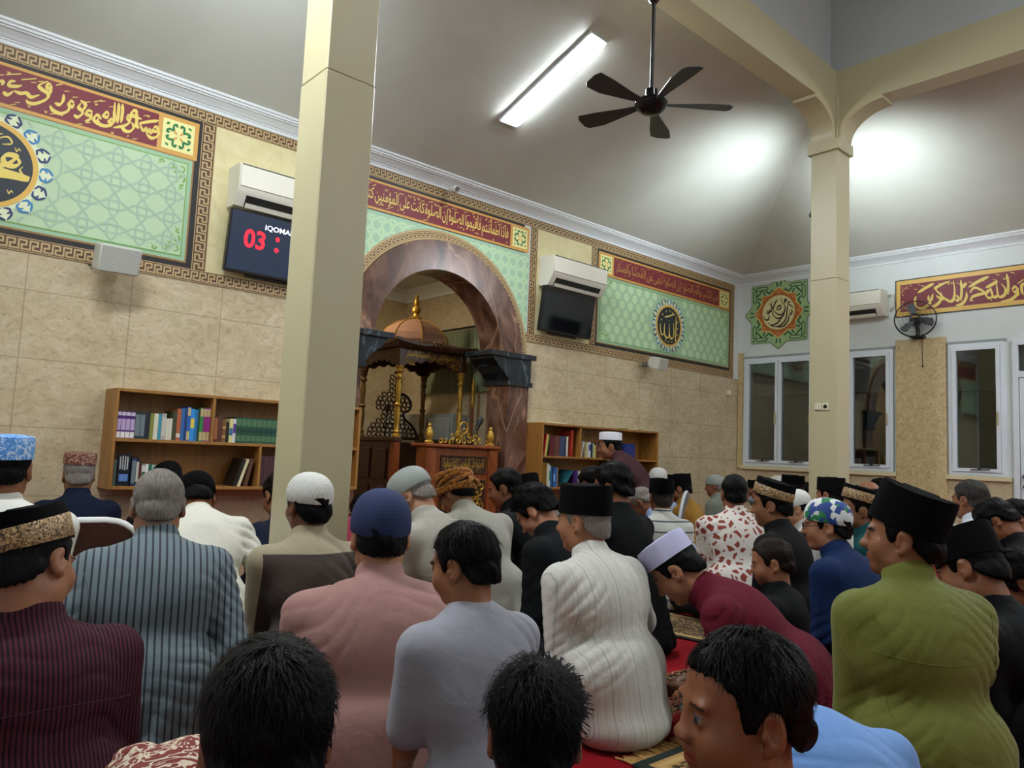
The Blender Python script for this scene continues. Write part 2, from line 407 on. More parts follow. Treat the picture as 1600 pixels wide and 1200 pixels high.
# marble surround of the mihrab
def arch_ring(r0, r1, y0, y1, n=40):
    m = MB(); rings = []
    for a in np.linspace(0, math.pi, n):
        c, s_ = math.cos(a), math.sin(a)
        rings.append([Vector((AXC+r*c, y, AZC+r*s_)) for r, y in ((r0,y0),(r1,y0),(r1,y1),(r0,y1))])
    return m.loft(rings)
mh = empty('mihrab_surround', (AXC, Y1, 0), 0, 'brown marble arch with black capitals framing the prayer niche', 'arch')
def sub(mb, name, m, par, **k):
    o = mb.build(name, m, par, **k); o.matrix_parent_inverse = Matrix.Translation(-Vector(par.location)) if par.rotation_euler.z == 0 else (Matrix.Translation(par.location) @ Matrix.Rotation(par.rotation_euler.z, 4, 'Z')).inverted()
    return o
sub(arch_ring(.70, .965, Y1-.05, Y1+.27), 'arch', M_MARBLE, mh, smooth=40)
for sg in (-1, 1):
    xa, xb = sorted((AXC+sg*.80, AXC+sg*1.07))
    sub(MB().bbox((xa, Y1-.05, 0), (xb, Y1+.27, 1.66), .006), 'pillar', M_MARBLE, mh)
    m = MB(); prof = [(1.07, 1.645), (.80, 1.645), (.78, 1.70), (.73, 1.76), (.65, 1.82), (.59, 1.88), (.57, 1.92), (1.07, 1.92)]
    m.prism([(AXC+sg*u, v) for u, v in prof], lambda u, v: (u, Y1-.07, v), lambda u, v: (u, Y1+.29, v))
    for (u0, u1, v0, v1, d) in ((.53, 1.115, 1.905, 1.955, .10), (.775, 1.09, 1.64, 1.685, .085)):
        xa, xb = sorted((AXC+sg*u0, AXC+sg*u1)); m.bbox((xa, Y1-d, v0), (xb, Y1+.3, v1), .004)
    sub(m, 'capital', M_BMARBLE, mh)

# windows and door in the right wall
def wframe(m, y0, y1, z0, z1, t, d0, d1):
    m.box((d0, y0, z0), (d1, y0+t, z1)).box((d0, y1-t, z0), (d1, y1, z1)).box((d0, y0+t, z1-t), (d1, y1-t, z1)).box((d0, y0+t, z0), (d1, y1-t, z0+t)); return m
def window(n, y0, y1, z0, z1, nl):
    p = empty('window_%d' % n, (X1, (y0+y1)/2, z0)); struct(p)
    sub(wframe(MB(), y0, y1, z0, z1, .035, X1-.03, X1+.09), 'window_frame', M_TRIM, p)
    wl = (y1-y0-.07)/nl
    for i in range(nl):
        a = y0+.035+wl*i; b = a+wl
        sh = sub(wframe(MB(), a+.003, b-.003, z0+.038, z1-.038, .036, X1-.045, X1+.02), 'sash', M_TRIM, p)
        sub(MB().box((X1-.01, a+.038, z0+.073), (X1-.004, b-.038, z1-.073)), 'pane', M_GLASS, p)
        sub(MB().tube([(X1-.055, a+.1, z0+.065), (X1-.055, a+wl*.62, z0+.06)], .006, 6).box((X1-.065, a+wl*.4, z0+.06), (X1-.045, a+wl*.4+.03, z0+.085)), 'window_stay', mat('dark_steel', '#3a4148', .4, .8), p)
        sub(MB().bbox((X1-.075, a+.018, z0+.52), (X1-.045, a+.036, z0+.66), .005), 'window_handle', mat('nickel', '#b9b08a', .3, .9), p)
    sub(MB().bbox((X1-.05, y0-.05, z0-.05), (X1-.001, y1+.03, z0-.003), .004), 'window_sill', M_SILL, p)
    sub(MB().box((X1-.02, y0-.02, z1+.002), (X1-.001, y1+.02, z1+.03)), 'window_head', mat('grey_sealant', '#9aa3a2', .6), p)
window(1, *W1, 4); window(2, *W2, 1); window(3, *W3, 3)
dp = struct(empty('door_1', (X1, (DR[0]+DR[1])/2, 0)))
sub(wframe(MB(), DR[0], DR[1], 0, DR[3], .05, X1-.03, X1+.09).box((X1-.03, DR[0]+.05, 1.98), (X1+.09, DR[1]-.05, 2.04)), 'door_frame', M_TRIM, dp)
sub(MB().bbox((X1-.02, DR[0]+.055, .01), (X1+.03, DR[1]-.055, 1.975), .004), 'door_leaf', M_TRIM, dp)
sub(MB().box((X1+.0, DR[0]+.05, 2.04), (X1+.006, DR[1]-.05, 2.31)), 'pane', M_GLASS, dp)
dh = MB().tube([(X1-.02, 2.17, .98), (X1-.07, 2.17, .98), (X1-.075, 2.14, .98), (X1-.075, 2.04, .98)], .01, 8).lathe([(.022,0),(.022,.012)], 16, Matrix.Translation((X1-.02, 2.17, .98)) @ Matrix.Rotation(R(-90), 4, 'Y')).lathe([(.02,0),(.02,.01)], 16, Matrix.Translation((X1-.02, 2.17, .88)) @ Matrix.Rotation(R(-90), 4, 'Y'))
sub(dh, 'door_handle', mat('steel', '#8d8c88', .25, 1), dp)
# outside in the dark: veranda floor, fascia and a far wall
struct(MB().box((X1+.2, -5, -.1), (13, 10, -.01)).build('floor_veranda', mat('veranda_tile', '#55524c', .4)))
struct(MB().box((11.6, -5, 0), (11.8, 10, 4)).build('wall_veranda', mat('veranda_wall', '#4d5250', .7)))
struct(MB().box((10.6, -5, 2.05), (10.8, 10, 2.55)).build('beam_veranda', mat('veranda_fascia', '#b3a67e', .7)))
struct(MB().box((X1+.2, -5, 3.0), (11.8, 10, 3.05)).build('ceiling_veranda', mat('veranda_soffit', '#8d9290', .7)))
# ---------------------------------------------------------------- painted panels on the front wall
OY = {0: .006, 1: .008, 2: .0095, 3: .011, 4: .0125, 5: .014, 6: .0155, 7: .017, 8: .0185}
def FW(l):
    f = lambda u, v: (u, Y1-OY[l], v)
    f.nv = (0, -1, 0); return f
P_ = lambda n, c, r=.5: mat('print_'+n, c, r)
BR, TAN, BLK, ORG, RED, YEL = P_('brown','#5a3d28'), P_('tan','#c2a878'), P_('black','#1d1a18'), P_('orange','#d9a550'), P_('red','#7c2530'), P_('yellow','#ecd36a')
GRN, GRL, GRD, LEAF, CRM = P_('mint','#b9d3ac'), P_('mint_line','#a3bfa4'), P_('mint_edge','#9cc39c'), P_('leaf','#7fae55'), P_('cream','#e6dfa9')
DGRN, PALE, NAVY, BLUE = P_('dark_green','#1d7a3b'), P_('pale_yellow','#f1eda2'), P_('navy','#1f2a33'), P_('blue','#2f7fb5')
def rect(m, u0, v0, u1, v1, fn): return m.add([fn(u0,v0), fn(u1,v0), fn(u1,v1), fn(u0,v1)], [(0,1,2,3)])
def greek(m, u0, v0, u1, v1, fn, horiz=True, lw=.011):
    L = (u1-u0) if horiz else (v1-v0); H = (v1-v0) if horiz else (u1-u0); per0 = H*.98; n = max(1, round(L/per0)); per = L/n
    pts = []
    for i in range(n):
        for (a, b) in ((0,.94),(.66,.94),(.66,.5),(.27,.5),(.27,.06),(1,.06)): pts.append(((i+a)*per, b*H))
    pts.append((L, .94*H))
    pts = [(max(0, min(L, a)), b) for a, b in pts]
    fm = (lambda a, b: fn(u0+a, v0+b)) if horiz else (lambda a, b: fn(u0+H-b, v0+a))
    for i in range(len(pts)-1):
        (a0, b0), (a1, b1) = pts[i], pts[i+1]; h = lw/2
        x0, x1 = sorted((a0, a1)); y0, y1 = sorted((b0, b1))
        if b0 == b1: x0 -= h; x1 += h; y0 -= h; y1 += h          # horizontal runs own the corners
        else: x0 -= h; x1 += h; y0 += h; y1 -= h
        if y1 > y0: m.add([fm(x0, y0), fm(x1, y0), fm(x1, y1), fm(x0, y1)], [(0,1,2,3)])
bd = empty('greek_key_border', (4, Y1, 2.1), 0, 'brown and tan greek key border framing the painted panels of the front wall', 'wall border')
bb = MB(); bk = MB(); bl = MB()
HS = [(X0, 2.10, AXC-1.03, 2.19), (AXC+1.03, 2.10, 8.70, 2.19), (X0, 3.262, 8.70, 3.352)]
VS = [(1.735, 2.19, 1.835, 3.262), (2.775, 2.19, 2.875, 3.262), (4.972, 2.19, 5.072, 3.262), (5.878, 2.19, 5.972, 3.262), (8.606, 2.19, 8.70, 3.262)]
for (a, b, c, d) in HS:
    rect(bb, a, b, c, d, FW(0)); greek(bk, a, b+.014, c, d-.014, FW(1))
    rect(bl, a, b+.001, c, b+.006, FW(1)); rect(bl, a, d-.006, c, d-.001, FW(1))
for (a, b, c, d) in VS:
    rect(bb, a, b, c, d, FW(0)); greek(bk, a+.016, b, c-.016, d, FW(1), False)
    rect(bl, a+.001, b, a+.006, d, FW(1)); rect(bl, c-.006, b, c-.001, d, FW(1))
sub(bb, 'backing', BR, bd); sub(bk, 'key_pattern', TAN, bd); sub(bl, 'edge_line', TAN, bd)
for (a, c, lab) in ((1.835, 2.775, 'plain cream painted panel behind the lit clock screen'), (5.072, 5.878, 'plain cream painted panel behind the dark screen')):
    o = rect(MB(), a, 2.19, c, 3.262, FW(0)).build('cream_wallpaper', nmat('cream_marbled_paper', lambda N, b: N.ramp(N.noise(5, 6, None, .6, 1.5), [(.3,'#d7ca93'),(.6,'#e3d9a9')]), .5)); tag(o, lab, 'wall panel')

# Arabic letters joined with the presentation forms of the font
AF = {}
for base, iso, n in (('ا',0xFE8D,2),('أ',0xFE83,2),('إ',0xFE87,2),('ب',0xFE8F,4),('ة',0xFE93,2),('ت',0xFE95,4),('ث',0xFE99,4),('ج',0xFE9D,4),('ح',0xFEA1,4),('خ',0xFEA5,4),('د',0xFEA9,2),('ذ',0xFEAB,2),('ر',0xFEAD,2),('ز',0xFEAF,2),('س',0xFEB1,4),('ش',0xFEB5,4),('ص',0xFEB9,4),('ض',0xFEBD,4),('ط',0xFEC1,4),('ظ',0xFEC5,4),('ع',0xFEC9,4),('غ',0xFECD,4),('ف',0xFED1,4),('ق',0xFED5,4),('ك',0xFED9,4),('ل',0xFEDD,4),('م',0xFEE1,4),('ن',0xFEE5,4),('ه',0xFEE9,4),('و',0xFEED,2),('ى',0xFEEF,2),('ي',0xFEF1,4),('ؤ',0xFE85,2),('ئ',0xFE89,4)): AF[base] = (iso, n)
def shape_ar(s):
    out = []
    for wd in s.split(' '):
        r = []
        for i, ch in enumerate(wd):
            if ch not in AF: continue
            iso, n = AF[ch]; prev = i > 0 and wd[i-1] in AF and AF[wd[i-1]][1] == 4; nxt = n == 4 and i+1 < len(wd) and wd[i+1] in AF
            r.append(chr(iso + (3 if prev and nxt else 2 if nxt else 1 if prev else 0)))
        out.append(''.join(reversed(r)))
    return ' '.join(reversed(out))
def text_mesh(body, bold=0.0, space=1.0):
    cu = bpy.data.curves.new('lettering', 'FONT'); cu.body = body; cu.offset = bold; cu.space_word = space; cu.resolution_u = 3
    o = bpy.data.objects.new('lettering', cu); COL.objects.link(o)
    dg = bpy.context.evaluated_depsgraph_get(); me = bpy.data.meshes.new_from_object(o.evaluated_get(dg))
    vs = [tuple(v.co) for v in me.vertices]; fs = [tuple(p.vertices) for p in me.polygons]
    bpy.data.objects.remove(o); bpy.data.curves.remove(cu); bpy.data.meshes.remove(me); return vs, fs
def put_text(m, body, u0, v0, u1, v1, fn, bold=.0, space=.55):
    vs, fs = text_mesh(body, bold, space); xs = [v[0] for v in vs]; ys = [v[1] for v in vs]
    a, b, c, d = min(xs), max(xs), min(ys), max(ys)
    m.add([fn(u0+(x-a)/(b-a)*(u1-u0), v0+(y-c)/(d-c)*(v1-v0)) for x, y, _ in vs], fs)
def marks(m, u0, v0, u1, v1, fn, n, s, seed):           # vowel strokes strewn above and below the line
    rg = random.Random(seed)
    for i in range(n):
        u = u0+(u1-u0)*(i+rg.random()*.8)/n; top = rg.random() < .62
        v = (v1-rg.random()*(v1-v0)*.2) if top else (v0+rg.random()*(v1-v0)*.16)
        k = rg.random()
        if k < .5: m.pen([(u-s, v-s*.35), (u, v), (u+s, v+s*.4)], s*.42, fn)
        elif k < .8: m.pen([(u-s*.6, v+s*.4), (u-.1*s, v-s*.4), (u+s*.1, v+s*.35), (u+s*.3, v-s*.3), (u+s*.7, v+s*.5)], s*.34, fn)
        else: m.pen([(u, v+s*.7), (u+s*.25, v+s*.1), (u-s*.3, v-s*.3)], s*.36, fn)
def lattice(m, u0, v0, u1, v1, per, lw, fn, ok):
    nu = max(1, round((u1-u0)/per)); nv = max(1, round((v1-v0)/per)); pu = (u1-u0)/nu; pv = (v1-v0)/nv
    for i in range(nu):
        for j in range(nv):
            cu, cv = u0+(i+.5)*pu, v0+(j+.5)*pv
            for (du, dv, tr) in ((1,0,0),(-1,0,0),(1,0,1),(-1,0,1)):
                pts = [(0,-.5),(.17*du,-.27),(.17*du,.27),(0,.5)]
                if tr: pts = [(b, a) for a, b in pts]
                q = [(cu+a*pu, cv+b*pv) for a, b in pts]
                for a, b in zip(q, q[1:]):
                    if ok(*a) and ok(*b): m.ribbon([a, b], lw, fn)
def scroll(m, cu, cv, su, sv, s, fn):                     # corner arabesque
    for k, (a, b, r) in enumerate(((.10,.10,.075),(.27,.09,.055),(.09,.27,.055),(.42,.07,.035),(.07,.42,.035))):
        pts = [(cu+su*s*(a+r*1.2*(1-t*.75)*math.cos(5.5*t+k)), cv+sv*s*(b+r*1.2*(1-t*.75)*math.sin(5.5*t+k))) for t in np.linspace(0,1,12)]
        m.ribbon(pts, [s*.03*(1.2-.7*i/11) for i in range(12)], fn)
        m.flat([(cu+su*s*(a+p*r*.9), cv+sv*s*(b+q*r*.9)) for p, q in ((1.0,.9),(1.9,1.4),(1.1,1.7))], fn)
def rosette(par, u0, v0, u1, v1):
    rect(g := MB(), u0, v0, u1, v1, FW(2)); sub(g, 'rosette_ground', PALE, par)
    g = MB(); o = MB(); cu, cv, s = (u0+u1)/2, (v0+v1)/2, (u1-u0)/2
    for su in (-1, 1):
        for sv in (-1, 1):
            for sw in (0, 1):
                pts = [(.30,.30),(.34,.52),(.30,.68),(.16,.72),(.12,.58)]
                if sw: pts = [(b, a) for a, b in pts]
                g.pen([(cu+su*s*a, cv+sv*s*b) for a, b in pts], s*.16, FW(3), wmin=.7, taper=False)
            g.flat([(cu+su*s*a, cv+sv*s*b) for a, b in ((.6,.66),(.8,.6),(.76,.76),(.6,.8))], FW(3))
            o.flat([(cu+su*s*a, cv+sv*s*b) for a, b in ((.04,.04),(.26,.14),(.32,.32),(.14,.26))], FW(3))
    sub(g, 'rosette_leaf', DGRN, par); sub(o, 'rosette_petal', ORG, par)
def medallion(par, cu, cv, r, strokes, tiny):
    m = MB(); n = 16
    m.flat([(cu+(r*1.48 if i % 2 == 0 else r*1.22)*math.cos(math.pi*i/n), cv+(r*1.48 if i % 2 == 0 else r*1.22)*math.sin(math.pi*i/n)) for i in range(2*n)], FW(5)); sub(m, 'medallion_ground', P_('pale_mint','#e4ecc4'), par)
    bl = MB(); nv = MB()
    for i in range(n):
        a = 2*math.pi*i/n; mm = bl if i % 2 == 0 else nv
        def loc(rr, da): return (cu+rr*r*math.cos(a+da), cv+rr*r*math.sin(a+da))
        for sg in (-1, 1):
            mm.pen([loc(1.15,.02*sg), loc(1.20,.12*sg), loc(1.28,.11*sg), loc(1.30,.04*sg)], r*.06, FW(6), wmin=.7)
            mm.pen([loc(1.28,.14*sg), loc(1.36,.10*sg), loc(1.45,.01*sg)], r*.06, FW(6), wmin=.7)
    sub(bl, 'medallion_petal', BLUE, par); sub(nv, 'medallion_scroll', P_('indigo','#1d3566'), par)
    sub(MB().flat(circ(cu, cv, r*1.12), FW(7)), 'medallion_ring', P_('gold_ring','#e2b652'), par)
    sub(MB().flat(circ(cu, cv, r), FW(8)), 'medallion_disc', NAVY, par)
    m = MB(); fn = lambda u, v: (u, Y1-.0205, v)
    fn.nv = (0, -1, 0)
    for pts, wd in strokes: m.pen([(cu+a*r, cv+b*r) for a, b in pts], wd*r, fn)
    rg = random.Random(5)
    for (a, b) in tiny: m.pen([(cu+r*(a-.05), cv+r*(b+.04)), (cu+r*a, cv+r*(b-.05)), (cu+r*(a+.03), cv+r*(b+.03)), (cu+r*(a+.08), cv+r*(b-.02))], r*.035, fn)
    sub(m, 'calligraphy', YEL, par)
def panel(name, label, u0, u1, text, ros, seed, n_marks):
    p = empty(name, ((u0+u1)/2, Y1, 2.2), 0, label, 'wall panel')
    z0, z1 = 2.19, 3.262
    sub(rect(MB(), u0, z0, u1, z1, FW(0)), 'outline', BLK, p)
    return p
# left panel
u0, u1 = -.70, 1.735
pl = panel('wall_mural', 'mint painted panel with the medallion cut by the left picture edge', u0, u1, '', 1, 1, 1)
def banner(p, u0, u1, z0, z1, rosL, rosR, text, seed, nm, col=YEL, bold=.012, hgt=(.06,.94)):
    w_ = z1-z0
    sub(rect(MB(), u0, z0, u1, z1, FW(1)), 'banner_edge', ORG, p)
    a, b = u0+.018, u1-.018
    if rosL: rosette(p, a+.012, z0+.03, a+.012+(z1-z0-.06), z1-.03); a += w_-.018
    if rosR: rosette(p, b-.012-(z1-z0-.06), z0+.03, b-.012, z1-.03); b -= w_-.018
    sub(rect(MB(), a, z0+.02, b, z1-.02, FW(2)), 'banner_ground', RED, p)
    if text:
        m = MB(); h = z1-z0-.04; put_text(m, shape_ar(text), a+.03, z0+.02+h*hgt[0], b-.03, z0+.02+h*hgt[1], FW(3), bold)
        marks(m, a+.03, z0+.03, b-.03, z1-.03, FW(3), nm, .016, seed); sub(m, 'calligraphy', col, p)
    return a, b
def field(p, u0, u1, z0, z1, col=GRN):
    sub(rect(MB(), u0-.012, z0-.012, u1+.012, z1+.01, FW(1)), 'field_edge', P_('ochre','#9d7440'), p)
    sub(rect(MB(), u0, z0, u1, z1, FW(2)), 'field_ground', GRD, p)
    e = .03; sub(MB().ribbon([(u0+e,z0+e),(u1-e,z0+e),(u1-e,z1-e),(u0+e,z1-e)], .007, FW(4), True), 'field_line', LEAF, p)
    sub(rect(MB(), u0+e, z0+e, u1-e, z1-e, FW(3)), 'field_centre', col, p)
    for cu, su in ((u0+e, 1), (u1-e, -1)):
        for cv, sv in ((z0+e, 1), (z1-e, -1)): m = MB(); scroll(m, cu, cv, su, sv, .42, FW(4)); sub(m, 'corner_scroll', LEAF, p)
a_, b_ = banner(pl, u0+.02, u1-.022, 2.965, 3.238, False, True, '', 1, 1)
field(pl, u0+.05, u1-.05, 2.235, 2.955)
MC1 = (.50, 2.60)
m = MB(); lattice(m, u0+.09, 2.275, u1-.09, 2.915, .172, .014, FW(4), lambda a, b: math.hypot(a-MC1[0], b-MC1[1]) > .34); sub(m, 'star_lattice', GRL, pl)
# arch panel
u0, u1 = 2.875, 4.972
pm = panel('wall_mural', 'mint painted panel around the arch with a red verse banner on top', u0, u1, '', 1, 1, 1)
def spandrel(R0, z0, z1, ua, ub, l):
    m = MB(); n = 48; prev = None
    for a in np.linspace(0, math.pi, n):
        u = AXC+R0*math.cos(a); v = AZC+R0*math.sin(a)
        u = min(max(u, ua), ub); v = max(v, z0)
        if prev and abs(prev[0]-u) > 1e-6: m.add([FW(l)(prev[0], prev[1]), FW(l)(u, v), FW(l)(u, z1), FW(l)(prev[0], z1)], [(0,1,2,3)])
        prev = (u, v)
    return m
for o in list(pm.children): bpy.data.objects.remove(o)
sub(spandrel(.968, 2.19, 3.262, u0, u1, 0), 'outline', BLK, pm)
banner(pm, 3.06-.24, u1-.02, 2.985, 3.238, False, True, 'فاذا اطمأننتم فأقيموا الصلوة إن الصلوة كانت على المؤمنين كتابا موقوتا', 3, 70, bold=.008)
sub(spandrel(1.04, 2.19, 2.975, u0+.012, u1-.012, 1), 'field_ground', P_('teal_mint','#a5cbab'), pm)
m = MB(); lattice(m, u0+.02, 2.2, u1-.02, 2.97, .105, .016, FW(2), lambda a, b: math.hypot(a-AXC, b-AZC) > 1.06 and b < 2.97); sub(m, 'star_lattice', P_('mint_pale','#c0dfb4'), pm)
kb = MB(); kk = MB(); n = 60
def ringstrip(m, r0, r1, l, a0=0, a1=math.pi, n=60):
    for i in range(n):
        a, b = a0+(a1-a0)*i/n, a0+(a1-a0)*(i+1)/n
        m.add([FW(l)(AXC+r*math.cos(t), AZC+r*math.sin(t)) for r, t in ((r0,a),(r1,a),(r1,b),(r0,b))], [(0,1,2,3)])
ringstrip(kb, .968, 1.062, 2); sub(kb, 'arch_border', BR, pm)
ringstrip(kk, 1.044, 1.060, 3); ringstrip(kk, .970, .984, 3)
L = math.pi*1.0
greek(kk, 0, .990, L, 1.038, lambda s_, r: FW(3)(AXC+r*math.cos(s_/1.0), AZC+r*math.sin(s_/1.0)), True, .009)
sub(kk, 'key_pattern', TAN, pm)
# right panel
u0, u1 = 5.972, 8.606
pr = panel('wall_mural', 'mint painted panel with a whole round black medallion, beside the corner', u0, u1, '', 1, 1, 1)
banner(pr, u0+.02, u1-.02, 2.985, 3.238, True, True, 'من الكتب وأقم الصلوة إن الصلوة تنهى عن الفحشاء والمنكر', 4, 60, P_('bronze_letter','#b98a3e'), bold=.006)
field(pr, u0+.03, u1-.03, 2.235, 2.972, P_('mint_deep','#a9cfa4'))
MC2 = (7.27, 2.59)
m = MB()
for j in range(7):
    for i in range(17):
        cu = u0+.13+i*.148+(.074 if j % 2 else 0); cv = 2.31+j*.098
        if cu < u1-.1 and math.hypot(cu-MC2[0], cv-MC2[1]) > .39: m.flat(circ(cu, cv, .046, 14, .05), FW(4))
sub(m, 'oval_pattern', P_('mint_oval','#c4e2b4'), pr)
ALLAH = [([(.58,.62),(.60,.1),(.57,-.55),(.6,-.78)], .13), ([(.36,.2),(.42,-.3),(.34,-.6),(.12,-.62),(.02,-.35),(.0,.15)], .12), ([(.02,-.2),(-.02,-.55),(-.2,-.66),(-.38,-.5),(-.42,-.1),(-.38,.1)], .12), ([(-.4,-.1),(-.5,-.5),(-.68,-.5),(-.78,-.1),(-.72,.05)], .1), ([(-.42,.42),(-.1,.5),(.5,.72)], .1), ([(.0,.32),(.0,.24)], .1)]
medallion(pr, *MC2, .225, ALLAH, [(-.6,.55),(-.3,.75),(.0,.82),(.25,.75),(.72,.3),(.74,-.05),(.7,-.4),(.25,-.82),(-.05,-.85),(-.3,-.8),(-.7,.25)])
# strokes below are in units of the ring radius, measured on the wall
MUH = [([(.62,.30),(.70,.16),(.58,.04),(.40,.06),(.36,.20),(.46,.30),(.62,.28),(.40,.02),(.10,-.02),(-.2,.02)], .15), ([(-.3,.0),(.3,-.12),(.86,-.20),(.55,-.22),(.2,-.28),(.0,-.42),(.05,-.7),(.2,-.78)], .17), ([(.2,.64),(.40,.74),(.50,.60),(.3,.52)], .05), ([(-.5,.66),(-.1,.70),(.3,.78)], .05), ([(-.5,.50),(-.1,.56),(.25,.64)], .05), ([(.78,.08),(.72,-.02),(.80,-.12)], .05), ([(-.2,.22),(-.1,.28),(.0,.22),(.06,.30)], .05), ([(-.2,-.5),(-.5,-.75),(-.8,-.5),(-.86,.0)], .17), ([(-.3,.5),(-.4,.2),(-.6,.0)], .15)]
medallion(pl, *MC1, .245, MUH, [(.62,.48),(.55,-.62),(.15,.2)])
# ---------------------------------------------------------------- traced brush lettering
def tr_front(ox, oy, k): 
    def f(pts): return [tuple(on_y(ox+x/k, oy+y/k)[[0,2]]) for x, y in pts]
    return f
def tr_right(ox, oy, k):
    def f(pts): return [tuple(on_x(ox+x/k, oy+y/k)[[1,2]]) for x, y in pts]
    return f
A = tr_front(140, 160, 8.0); B = tr_front(0, 90, 4.444)
lm = MB(); W = .027
for pts in ([(785,340),(815,312),(848,340),(830,368),(792,360),(786,338)], [(846,345),(856,395),(820,440),(760,448),(706,398)], [(800,362),(762,388),(740,345),(716,378),(694,332),(662,356),(618,262)],
            [(574,88),(584,200),(580,290),(612,332)], [(520,255),(546,315),(500,366),(440,362),(404,318),(402,288)], [(600,128),(552,108),(520,140),(545,178),(645,214)], [(452,205),(478,172),(503,196),(486,226),(455,208)],
            [(500,205),(486,260),(420,300),(290,322)], [(408,24),(404,140),(385,262)], [(362,14),(354,140),(340,266)], [(312,6),(304,130),(304,235),(268,266),(238,238),(270,216),(296,252)], [(296,252),(262,290),(180,300),(112,272),(98,205)], [(235,150),(205,130),(170,168),(212,192),(236,152)], [(860,232),(730,248),(610,270)]): lm.pen(A(pts), W, FW(3))
for pts in ([(700,432),(672,402),(648,430),(672,458),(700,470)], [(640,378),(608,372),(598,396),(626,404),(636,384)], [(632,392),(622,430),(588,446)], [(556,300),(590,330),(572,368),(544,350),(560,318)], [(572,368),(566,396),(536,416),(510,400)], [(510,318),(490,306),(476,330),(500,346),(512,322)], [(478,340),(470,372),(420,392),(368,372),(344,336)],
            [(440,258),(436,300),(412,330),(378,318)], [(330,168),(270,196),(290,226),(330,252),(322,290),(250,322),(196,318),(182,296)], [(352,190),(330,186),(326,212),(350,218),(354,194)], [(352,216),(344,250),(320,262)], [(272,262),(214,278),(180,250),(140,252),(96,236)], [(106,168),(70,170),(64,198),(112,204),(150,196)], [(92,236),(50,262),(20,240)], [(0,160),(18,176),(8,196)],
            [(430,188),(386,196)], [(250,150),(146,158)], [(144,118),(40,122)], [(706,300),(650,312)]): lm.pen(B(pts), W, FW(3))
marks(lm, .52, 2.99, 1.44, 3.19, FW(3), 26, .016, 11)
sub(lm, 'calligraphy', YEL, pl)
# red banner on the right wall
def FX(l):
    f = lambda u, v: (X1-.006-.0015*l, u, v)
    f.nv = (-1, 0, 0); return f
bp = empty('calligraphy_banner', (X1, 2.3, 2.7), 0, 'long red banner with yellow brush lettering high on the white right wall', 'wall banner')
y0, y1, z0, z1 = 1.1, 3.40, 2.715, 3.145
sub(rect(MB(), y0, z0, y1, z1, FX(0)), 'outline', BLK, bp)
sub(rect(MB(), y0+.012, z0+.012, y1-.012, z1-.012, FX(1)), 'banner_edge', P_('gold_edge','#e6bd62'), bp)
sub(rect(MB(), y0+.055, z0+.06, y1-.055, z1-.06, FX(2)), 'banner_ground', RED, bp)
for cv, sv in ((z0+.065, 1), (z1-.065, -1)): m = MB(); scroll(m, y1-.06, cv, -1, sv, .26, FX(3)); sub(m, 'corner_scroll', P_('pink_gold','#d59a6b'), bp)
Q = tr_right(1390, 400, 7.62); m = MB()
for pts in ([(850,288),(862,400),(852,532)], [(764,294),(778,420),(766,512),(725,542),(650,500),(556,404),(556,380),(640,332),(722,302)], [(790,470),(826,496),(812,532),(778,515)], [(700,520),(600,500),(560,470)], [(610,430),(622,500),(580,570),(520,604),(478,590)], [(520,450),(500,520),(468,520),(470,470)], [(500,500),(470,580),(390,622),(318,598),(306,530),(320,480)], [(532,328),(440,378),(340,442)],
            [(960,440),(1010,380),(1080,400),(1134,440),(1060,462),(990,490),(962,540)], [(1134,440),(1150,452)], [(920,430),(916,500),(868,570),(792,590)], [(1184,246),(1070,300),(946,374)], [(918,318),(894,352),(866,384)], [(1396,214),(1416,330),(1412,462)], [(1334,330),(1384,400),(1366,470),(1300,478),(1276,330)], [(1296,470),(1240,490),(1206,380)], [(1206,390),(1176,420),(1150,456),(1180,500),(1236,488)], [(1462,404),(1494,368),(1528,396),(1500,432),(1464,410)], [(1526,400),(1524,456),(1440,524),(1326,546)], [(1290,300),(1230,338),(1150,380)], [(1600,280),(1530,330)], [(1600,320),(1576,360),(1580,430),(1600,440)]): m.pen(Q(pts), .034, FX(3))
put_text(m, shape_ar('ومكروا ومكر الله'), 1.2, z0+.12, 2.10, z1-.1, lambda u, v: FX(3)(3.3-u, v), .012)
marks(m, 2.15, z0+.08, 3.2, z1-.08, FX(3), 26, .02, 21)
sub(m, 'calligraphy', YEL, bp)
# star plaque
st = empty('star_plaque', (X1, 4.83, 2.94), 0, 'green eight pointed star painting with orange star and dark lettering on the right wall', 'wall painting')
cy, cz = 4.83, 2.94
def starpoly(h, t, tw):
    out = []
    for k in range(4):
        a = k*math.pi/2; c, s_ = math.cos(a), math.sin(a)
        for (u, v) in ((h, -h), (h, -tw), (t, 0), (h, tw)): out.append((cy+u*c-v*s_, cz+u*s_+v*c))
    return out
sub(MB().flat(starpoly(.385, .48, .11), FX(0)), 'outline', P_('star_edge','#33573c'), st)
sub(MB().flat(starpoly(.378, .468, .104), FX(1)), 'green_star', P_('star_green','#a5c78e'), st)
m = MB()
for k in range(4):
    a = k*math.pi/2; c, s_ = math.cos(a), math.sin(a); rot = lambda u, v: (cy+u*c-v*s_, cz+u*s_+v*c)
    for sg in (-1, 1):
        m.ribbon([rot(u, v*sg) for u, v in ((.335,.15),(.355,.17),(.355,.30),(.335,.32),(.315,.30),(.315,.17))], .012, FX(2), True)
        for q in ((.26,.05,.30,.09),(.30,.09,.26,.13),(.26,.13,.30,.18),(.24,.19,.29,.21),(.34,.02,.40,.03),(.27,.27,.31,.23),(.34,.34,.36,.36)): m.ribbon([rot(q[0], q[1]*sg), rot(q[2], q[3]*sg)], .018, FX(2))
sub(m, 'green_ornament', P_('star_dark','#22502f'), st)
